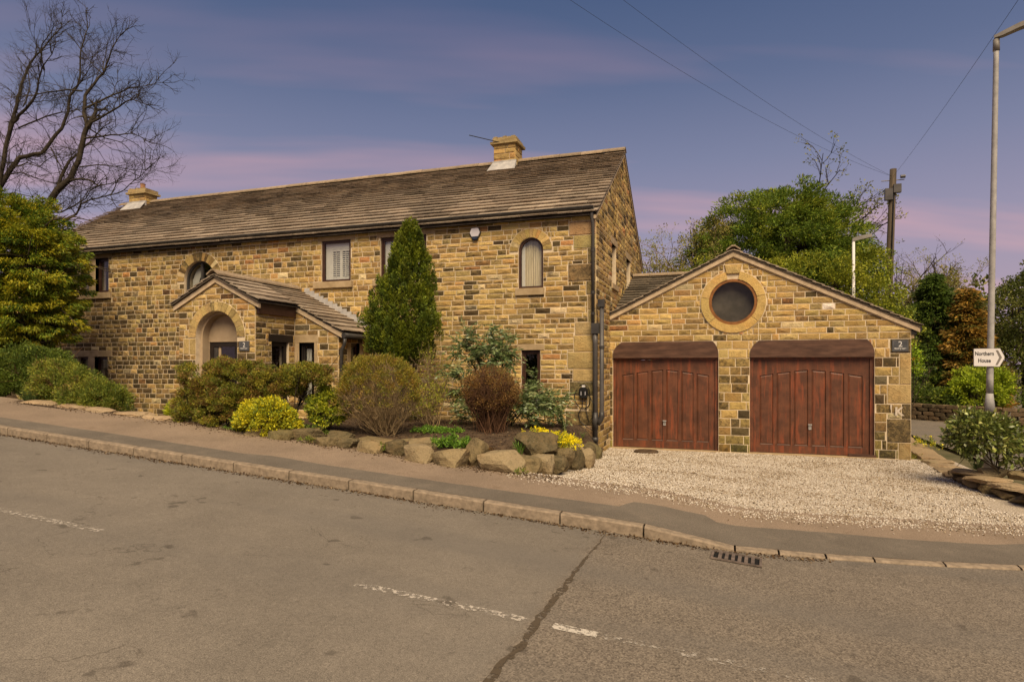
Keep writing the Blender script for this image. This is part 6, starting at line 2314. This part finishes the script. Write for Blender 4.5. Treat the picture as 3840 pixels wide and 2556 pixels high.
def bare_tree_left():
    base = VF * 30 + VR * (-20.9) + Vector((0, 0, 1.2))
    k = .00648
    rt = random.Random(21)
    org = VF * 30 + VR * ((165 - 1178) / 1450 * 30)

    def W(c, dep):
        return org + VR * ((c[0] * .313 - 165) / 1450 * 30) + VF * dep + Vector((0, 0, 1.9 + (845 - c[1] * .313) / 1450 * 30))

    def build(name, label, limbs, bx):
        b = W((bx, 2700), 0); b.z = 1.0
        r = top(name, label, 'tree', b)
        trunk, twigs = [], []
        for pts, r0, r1, d0, d1 in limbs:
            n = len(pts) - 1
            P = [W(p, d0 + (d1 - d0) * i / n) + rv(.02) for i, p in enumerate(pts)]
            fine = []
            for i in range(n):                       # a little waviness between the marked points
                m = max(2, int((P[i + 1] - P[i]).length / .35))
                for j in range(m):
                    t = j / m
                    fine.append(P[i].lerp(P[i + 1], t) + (rv(.02) if j else Vector()))
            fine.append(P[-1])
            polyline(trunk, fine, r0 * .68, r1 * .7)
            m = len(fine)
            for i in range(2, m):
                if r0 > .25 and i < m * .35: continue
                for _ in range(2 if rnd.random() < .75 else 1):
                    d = (fine[i] - fine[i - 1]).normalized()
                    side = (d + rv(.75) + Vector((0, 0, .12))).normalized()
                    L = rnd.uniform(.6, 1.7) * (1.15 - .3 * i / m)
                    grow(twigs, fine[i], side, L, max(.009, min(.02, r0 * .25)), 2, None, .22, .05, 4, 4, 1.0, .55)
            grow(twigs, fine[-1], (fine[-1] - fine[-2]), 1.1, max(r1, .008), 2, None, .2, .04, 4, 5, .9, .55)
        o = segs_obj('trunk', trunk, 'barksil', r, 7)
        segs_obj('crown', twigs, 'barksil', r, 3)
    build('bare_tree', 'tall bare tree with spreading branches behind the cypress and left chimney', [
        ([(325, 2700), (330, 1900), (340, 1560), (360, 1480), (420, 1390), (520, 1310), (570, 1180), (610, 1030), (640, 940)], .34, .15, 0, 0),
        ([(640, 940), (602, 830), (600, 680), (650, 590), (710, 500), (750, 310), (800, 205)], .14, .025, 0, .8),
        ([(360, 1480), (400, 1280), (450, 1150), (540, 1030), (590, 960)], .15, .04, .2, 1.0),
        ([(640, 940), (740, 890), (880, 840), (1000, 800), (1070, 798), (1160, 832)], .09, .018, 0, -1.2),
        ([(610, 790), (740, 700), (900, 612), (1000, 575), (1110, 542)], .075, .015, .1, 1.0),
        ([(612, 1022), (720, 1018), (850, 1010), (1020, 1018), (1100, 1045), (1185, 1100)], .07, .012, 0, -1.0),
        ([(520, 1325), (620, 1325), (720, 1345), (800, 1400), (940, 1388)], .09, .02, 0, -1.0),
        ([(341, 1550), (400, 1540), (480, 1490), (560, 1430), (580, 1360)], .06, .03, .3, .8),
        ([(340, 1620), (450, 1610), (545, 1568), (590, 1495), (680, 1470), (800, 1455), (900, 1435), (1000, 1380), (1090, 1330), (1180, 1250)], .08, .014, .4, -.8),
        ([(590, 1225), (700, 1200), (800, 1200), (920, 1215), (1050, 1195)], .05, .01, 0, .9),
        ([(600, 665), (510, 670), (400, 690), (300, 740)], .06, .03, .1, -.5),
        ([(705, 510), (640, 430), (560, 300)], .04, .01, .5, -.2), ([(712, 495), (680, 400), (665, 235)], .045, .01, .5, 1.2),
        ([(650, 940), (740, 1000), (830, 1010), (900, 1090)], .05, .012, 0, 1.0), ([(770, 680), (860, 720), (1000, 690), (1060, 735)], .04, .01, .3, -.5)], 325)
    build('bare_tree', 'bare tree at the far left edge whose limbs enter the frame', [
        ([(-320, 2700), (-300, 1800), (-200, 1300), (-60, 1070), (0, 1055), (100, 1028), (170, 940), (240, 830), (280, 700), (300, 560), (350, 480), (360, 400), (350, 250), (375, 120), (400, 10)], .33, .03, 1.5, 2.4),
        ([(-200, 1300), (-120, 950), (-60, 830), (0, 780), (110, 690), (170, 620), (200, 540), (240, 450), (330, 370)], .18, .025, 1.5, .5),
        ([(300, 510), (380, 480), (460, 430), (560, 290)], .05, .01, 2.2, 1.4), ([(-120, 950), (-60, 500), (-20, 300), (20, 200), (50, 100), (100, -30)], .15, .03, 1.5, 3.0),
        ([(15, 290), (60, 160), (180, 80), (225, 5)], .05, .01, 2.5, 1.5), ([(-130, 1185), (-60, 1150), (60, 1140), (180, 1180), (300, 1120), (420, 1090)], .06, .01, 1.6, 0.5),
        ([(-150, 1218), (-60, 1180), (100, 1240), (200, 1260), (270, 1310), (350, 1290)], .05, .01, 1.6, 2.6), ([(170, 990), (240, 1080), (330, 1200), (390, 1290)], .05, .02, 1.8, 1.0),
        ([(-60, 850), (130, 752), (240, 702), (285, 690)], .06, .03, 1.6, 2.0), ([(-215, 1360), (-60, 1360), (100, 1400), (190, 1440)], .05, .01, 1.5, 1.0), ([(230, 460), (240, 330), (205, 210)], .05, .01, .8, .2),
        ([(60, 720), (60, 560), (20, 430), (-30, 380)], .05, .015, 1, 2), ([(350, 260), (420, 300), (520, 300), (640, 260)], .04, .01, 2.2, 1.2), ([(300, 590), (220, 540), (140, 510), (40, 490)], .04, .01, 2, 3)], -320)


bare_tree_left()


def leafy_tree(name, label, base, lobes, pal, pw, seed, L=.16, W=.07, rc=.34, per=60, trunk_r=.16, out=.7, up=0.0, rand=.7, squash=.8, lo=.55, mat='leaf', limbs=40, tr_mat='bark', cat_='tree', lump=.15):
    r = top(name, label, cat_, base)
    parts, s = [], []
    zt = max(c[2] for c, _, _ in lobes)
    b = Vector(base)
    tp = Vector((sum(c[0] for c, _, _ in lobes) / len(lobes), sum(c[1] for c, _, _ in lobes) / len(lobes), zt))
    polyline(s, [b, b.lerp(tp, .4) + rv(.08), b.lerp(tp, .75) + rv(.08), tp], trunk_r, trunk_r * .25)
    for i, (c, rad, K) in enumerate(lobes):
        C, O = ell_clumps(c, rad, K, lo, 1.02, -.85, 1, seed=seed + i, lump=lump)
        parts.append(clump_leaves(C, O, rc, per, L, W, pal, pw, out, up, rand, squash, seed=seed + i))
        for _ in range(max(3, limbs // len(lobes))):
            st = b.lerp(tp, rnd.uniform(.3, .9))
            j = rnd.randrange(len(C))
            e = Vector(C[j])
            polyline(s, [st, st.lerp(e, .5) + rv(.12), e], .05 * trunk_r / .16, .012)
    V, C = cat(*parts)
    segs_obj('trunk', s, tr_mat, r, 5)
    quads_obj('crown', V, C, mat, r)
    return r


def twiggy_tree(name, label, base, height, r0, spread, mat, pal=None, pw=None, seed=0, n=9, lvl=3, leafper=4, leafL=.10, leafW=.05, cat_='tree', L=None, first=.35, kids=4):
    r = top(name, label, cat_, base)
    s, tips = [], []
    b = Vector(base)
    tp = b + Vector((0, 0, height * .72)) + rv(.15)
    polyline(s, [b, b.lerp(tp, .5) + rv(.12), tp], r0, r0 * .35)
    for k in range(n):
        t = rnd.uniform(first, 1.0); a = rnd.uniform(0, 6.283)
        grow(s, b.lerp(tp, t), (math.cos(a) * spread, math.sin(a) * spread, .9), (L or height * .42) * rnd.uniform(.8, 1.15), r0 * .38, lvl, tips, .17, .06, 5, kids, .8, .56)
    segs_obj('trunk', s, mat, r, 3)
    if pal:
        C = np.array([p for p, d in tips]); O = np.array([d for p, d in tips])
        V, Cc = clump_leaves(C, O, .13, leafper, leafL, leafW, pal, pw, .6, .2, .8, seed=seed)
        quads_obj('crown', V, Cc, 'leaf', r)
    return r


DG = [(.080, .110, .019), (.118, .145, .022), (.052, .072, .014), (.18, .178, .026)]
leafy_tree('conifer_tree', 'big dark green conifer rising behind the garage roof', (2.0, 28.2, -.1),
           [((1.7, 28.2, 6.9), (2.9, 2.3, 2.3), 230), ((3.6, 28.6, 7.0), (2.0, 1.9, 1.9), 120), ((.3, 27.8, 6.0), (1.9, 1.8, 1.9), 110), ((2.4, 28.2, 8.1), (1.8, 1.6, 1.25), 100), ((4.4, 28.8, 5.6), (1.5, 1.6, 1.6), 80)], DG, [.33, .3, .2, .17], 200, L=.15, W=.045, rc=.40, per=150, out=.9, up=-.1, rand=.5, squash=.55, trunk_r=.25)
YG = [(.170, .165, .018), (.120, .130, .017), (.215, .195, .026), (.075, .092, .015)]
leafy_tree('bright_shrub', 'yellow-green leafy shrub mass right behind the garage roof slope', (3.4, 25.6, -.1),
           [((2.9, 25.4, 5.1), (1.7, 1.0, 1.05), 130), ((4.4, 25.6, 4.2), (1.6, 1.0, 1.3), 130), ((1.5, 25.0, 5.2), (1.1, .9, .8), 70), ((5.2, 26.0, 3.3), (1.3, 1.0, 1.1), 90), ((4.9, 26.2, 5.6), (.9, .8, .8), 45)], YG, [.34, .3, .2, .16], 220, L=.10, W=.05, rc=.26, per=62, trunk_r=.1, cat_='shrub')
leafy_tree('bright_shrub', 'yellow-green leafy shrub left of the garage apex', (-.4, 24.6, -.1),
           [((-.5, 24.5, 5.0), (1.15, .9, 1.0), 90), ((.4, 24.5, 4.9), (.9, .8, .8), 60), ((-1.1, 25.0, 4.6), (.6, .7, 1.1), 40)], [(.135, .145, .018), (.085, .105, .016), (.19, .18, .025)], [.4, .35, .25], 230, L=.10, W=.05, rc=.24, per=60, trunk_r=.1, cat_='shrub')
leafy_tree('rusty_tree', 'olive-brown budding tree at the left of the dark conifer', (-1.2, 27.2, -.1),
           [((-1.2, 27.0, 6.7), (.95, .8, 1.1), 55), ((-2.0, 27.0, 5.6), (.8, .8, .9), 42), ((-.4, 27.0, 7.5), (.7, .7, .7), 30)], [(.165, .120, .040), (.13, .115, .025), (.20, .155, .06)], [.4, .35, .25], 240, L=.10, W=.045, rc=.3, per=34, trunk_r=.1, lo=.3)
twiggy_tree('budding_tree', 'thin budding tree rising above and right of the dark conifer', (3.6, 31.5, -.1), 10.9, .17, .7, 'bark', [(.145, .125, .03), (.10, .10, .025), (.19, .16, .05)], [.4, .35, .25], 250, n=17, lvl=3, leafper=5, leafL=.12, leafW=.055, first=.5, kids=4, L=2.5)
twiggy_tree('bare_tree', 'small bare tree beside the telegraph pole', (8.9, 38.5, -.2), 8.2, .15, .85, 'bark', [(.10, .085, .03), (.14, .12, .04)], [.5, .5], 260, n=11, lvl=3, leafper=1, leafL=.08, leafW=.04, L=2.6)
for i, (x, y, h, lab) in enumerate(((-3.0, 27.4, 7.6, 'pale twiggy bush seen between the cottage gable and conifer'), (9.3, 36.0, 6.6, 'pale twiggy bush right of the telegraph pole foot'))):
    twiggy_tree('twiggy_bush', lab, (x, y, -.1), h, .09, .75, 'barklt', [(.16, .145, .04), (.21, .175, .06), (.12, .115, .03)], [.4, .35, .25], 270 + i, n=26, lvl=3, leafper=7, leafL=.08, leafW=.04, cat_='bush', L=2.3, first=.2)
twiggy_tree('twiggy_bush', 'pale twiggy bush tight behind the cross roof left of the conifer', (-1.6, 26.2, -.1), 6.6, .09, .7, 'barklt', [(.17, .145, .05), (.21, .175, .07)], [.5, .5], 275, n=24, lvl=3, leafper=7, leafL=.07, leafW=.035, cat_='bush', L=1.9, first=.2)
# across the side road
def cone_tree(name, label, base, h, rad, pal, pw, seed, K=420, per=80, L=.2, W=.06):
    r = top(name, label, 'conifer', base)
    g = np.random.default_rng(seed)
    t = g.random(K) ** 1.25; a = g.uniform(0, 6.283, K)
    rr = rad * (1 - t) ** .8 * g.uniform(.55, 1.05, K) * (1 + .12 * np.sin(a * 4 + t * 11))
    C = np.array(base) + np.stack([np.cos(a) * rr, np.sin(a) * rr, .25 + (h - .25) * t], 1)
    O = unit(np.stack([np.cos(a), np.sin(a), -.25 * np.ones(K)], 1))
    V, Cc = clump_leaves(C, O, .30, per, L, W, pal, pw, 1.0, -.1, .4, .5, seed=seed)
    s = []
    polyline(s, [Vector(base), Vector(base) + Vector((0, 0, h * .95))], .13, .02)
    for z in lsp(.1, .9, 26):
        an = rnd.uniform(0, 6.28); q = rad * (1 - z) ** .8 * .85
        p = Vector(base) + Vector((0, 0, h * z)); polyline(s, [p, p + Vector((math.cos(an) * q, math.sin(an) * q, -.1))], .03, .008)
    segs_obj('trunk', s, 'bark', r, 5); quads_obj('crown', V, Cc, 'leaf', r)


cone_tree('dark_conifer', 'dark green conical conifer across the side road', (8.8, 33.0, -.1), 6.1, 2.3, [(.045, .066, .015), (.065, .088, .018), (.030, .043, .010), (.09, .105, .02)], [.33, .27, .27, .13], 300)
cone_tree('bronze_conifer', 'conifer with bronze-orange foliage behind the direction sign', (9.75, 31.9, -.1), 5.3, 1.45, [(.24, .125, .03), (.18, .10, .03), (.09, .075, .02), (.05, .05, .014)], [.36, .3, .2, .14], 310)
feathery('lime_bush', 'rounded lime-green bush behind the lamp column', (9.55, 29.7, -.1), [((9.5, 29.6, 1.0), (1.1, 1.0, .85), 190), ((9.9, 29.7, 1.35), (.75, .7, .65), 80)], [(.20, .225, .018), (.15, .18, .017), (.25, .26, .025), (.09, .12, .015)], [.36, .3, .2, .14], 320, L=.10, W=.05, rc=.18, per=46, up=.3, stem=(16, 1, 1, .02), lo=.55, category='bush', stemmat='bark')
leafy_tree('ivy_tree', 'dark ivy-clad tree at the right edge of the frame', (12.9, 34.5, -.1), [((12.7, 34.3, 3.8), (1.6, 1.4, 2.6), 190), ((13.8, 34.6, 5.0), (1.6, 1.5, 1.9), 130), ((12.2, 34.0, 2.0), (1.4, 1.3, 1.6), 110)], [(.06, .068, .018), (.085, .085, .022), (.042, .048, .014), (.13, .115, .035)], [.35, .3, .2, .15], 330, L=.11, W=.06, rc=.32, per=66, trunk_r=.2)
twiggy_tree('budding_tree', 'brown budding tree between bronze conifer and ivy-clad tree', (12.6, 41, -.1), 7.2, .2, .7, 'bark', [(.17, .12, .04), (.13, .11, .03), (.21, .16, .06)], [.4, .35, .25], 340, n=20, lvl=3, leafper=10, leafL=.13, leafW=.07, L=2.2)
twiggy_tree('bare_tree', 'bare tree whose outer twigs enter at the right edge', (21.0, 44, -.1), 13.0, .26, .75, 'barksil', None, None, 350, n=14, lvl=3, kids=5, L=3.6)
for i, (x, y, rx, rz, lab) in enumerate(((7.0, 30.4, 1.1, .9, 'dark evergreen shrub behind the black bollard'), (11.8, 28.2, 1.6, .95, 'broad green shrub at the right edge behind the wall'), (8.3, 29.9, .8, .55, 'low green shrub between the bollard and lime bush'))):
    feathery('evergreen_shrub', lab, (x, y, -.1), [((x, y, rz * .75), (rx, .8, rz), 150)], [(.065, .085, .018), (.045, .06, .014), (.10, .12, .022), (.14, .14, .03)], [.35, .3, .22, .13], 360 + i * 5, L=.10, W=.05, rc=.2, per=48, up=.1, stem=(8, 1, 1, .02), lo=.5, stemmat='bark')
feathery('leafy_sapling', 'bright green sapling leaves peeping out beside the garage corner', (6.1, 25.6, -.1), [((6.1, 25.6, 2.1), (.5, .5, .75), 46)], [(.20, .26, .02), (.15, .2, .02), (.30, .16, .03)], [.5, .4, .1], 380, L=.09, W=.045, rc=.16, per=26, stem=(6, 1, 1, .015), lo=.3, stemmat='bark')


def tree_belt(name, label, pts, pal, pw, seed):
    """a far belt of trees that reads as one mass"""
    parts = []
    for i, (x, y, rx, rz) in enumerate(pts):
        C, O = ell_clumps((x, y, rz * .8), (rx, rx * .7, rz), 150, .5, 1, -.6, 1, seed=seed + i)
        parts.append(clump_leaves(C, O, .7, 34, .38, .2, pal, pw, .6, .1, .8, seed=seed + i))
    V, C = cat(*parts)
    o = quads_obj(name, V, C, 'leaf'); tag(o, label, 'woodland', kind='stuff')


tree_belt('distant_woodland', 'distant mass of spring trees closing the view behind the side road',
          [(-6, 62, 6, 5), (4, 64, 6, 5.5), (13, 60, 5.5, 4.6), (21, 58, 6, 5), (29, 54, 6, 6), (37, 50, 6, 6), (45, 45, 6, 5.5), (52, 38, 6, 5), (58, 30, 6, 5)], [(.10, .09, .03), (.07, .075, .022), (.14, .115, .045)], [.4, .35, .25], 400)
tree_belt('distant_woodland', 'distant mass of trees behind the cypress at far left',
          [(-36, 22, 4.5, 3.2), (-33, 15, 4, 2.8), (-44, 30, 6, 4), (-30, 28, 4, 2.5)], [(.075, .08, .02), (.05, .058, .016), (.10, .095, .03)], [.4, .35, .25], 420)


# weeds and moss tucked between the boulders
for i, (x, y, z, w, lab) in enumerate(((-5.05, 8.62, .62, .22, 'small weeds between the left-hand edging boulders'), (-4.1, 8.5, .52, .16, 'small weeds tucked behind the middle edging boulders'),
                                       (-2.75, 8.50, .38, .10, 'tiny weeds at the foot of the corner boulders'), (-6.3, 8.5, .70, .25, 'weeds along the low stones below the smaller yellow bush'))):
    low_plant('weeds', lab, (x, y, z), (w, .08, .07), 14, 16, .028, .016, [(.075, .105, .018), (.12, .135, .025), (.15, .12, .04)], [.4, .4, .2], 500 + i, rc=.035)
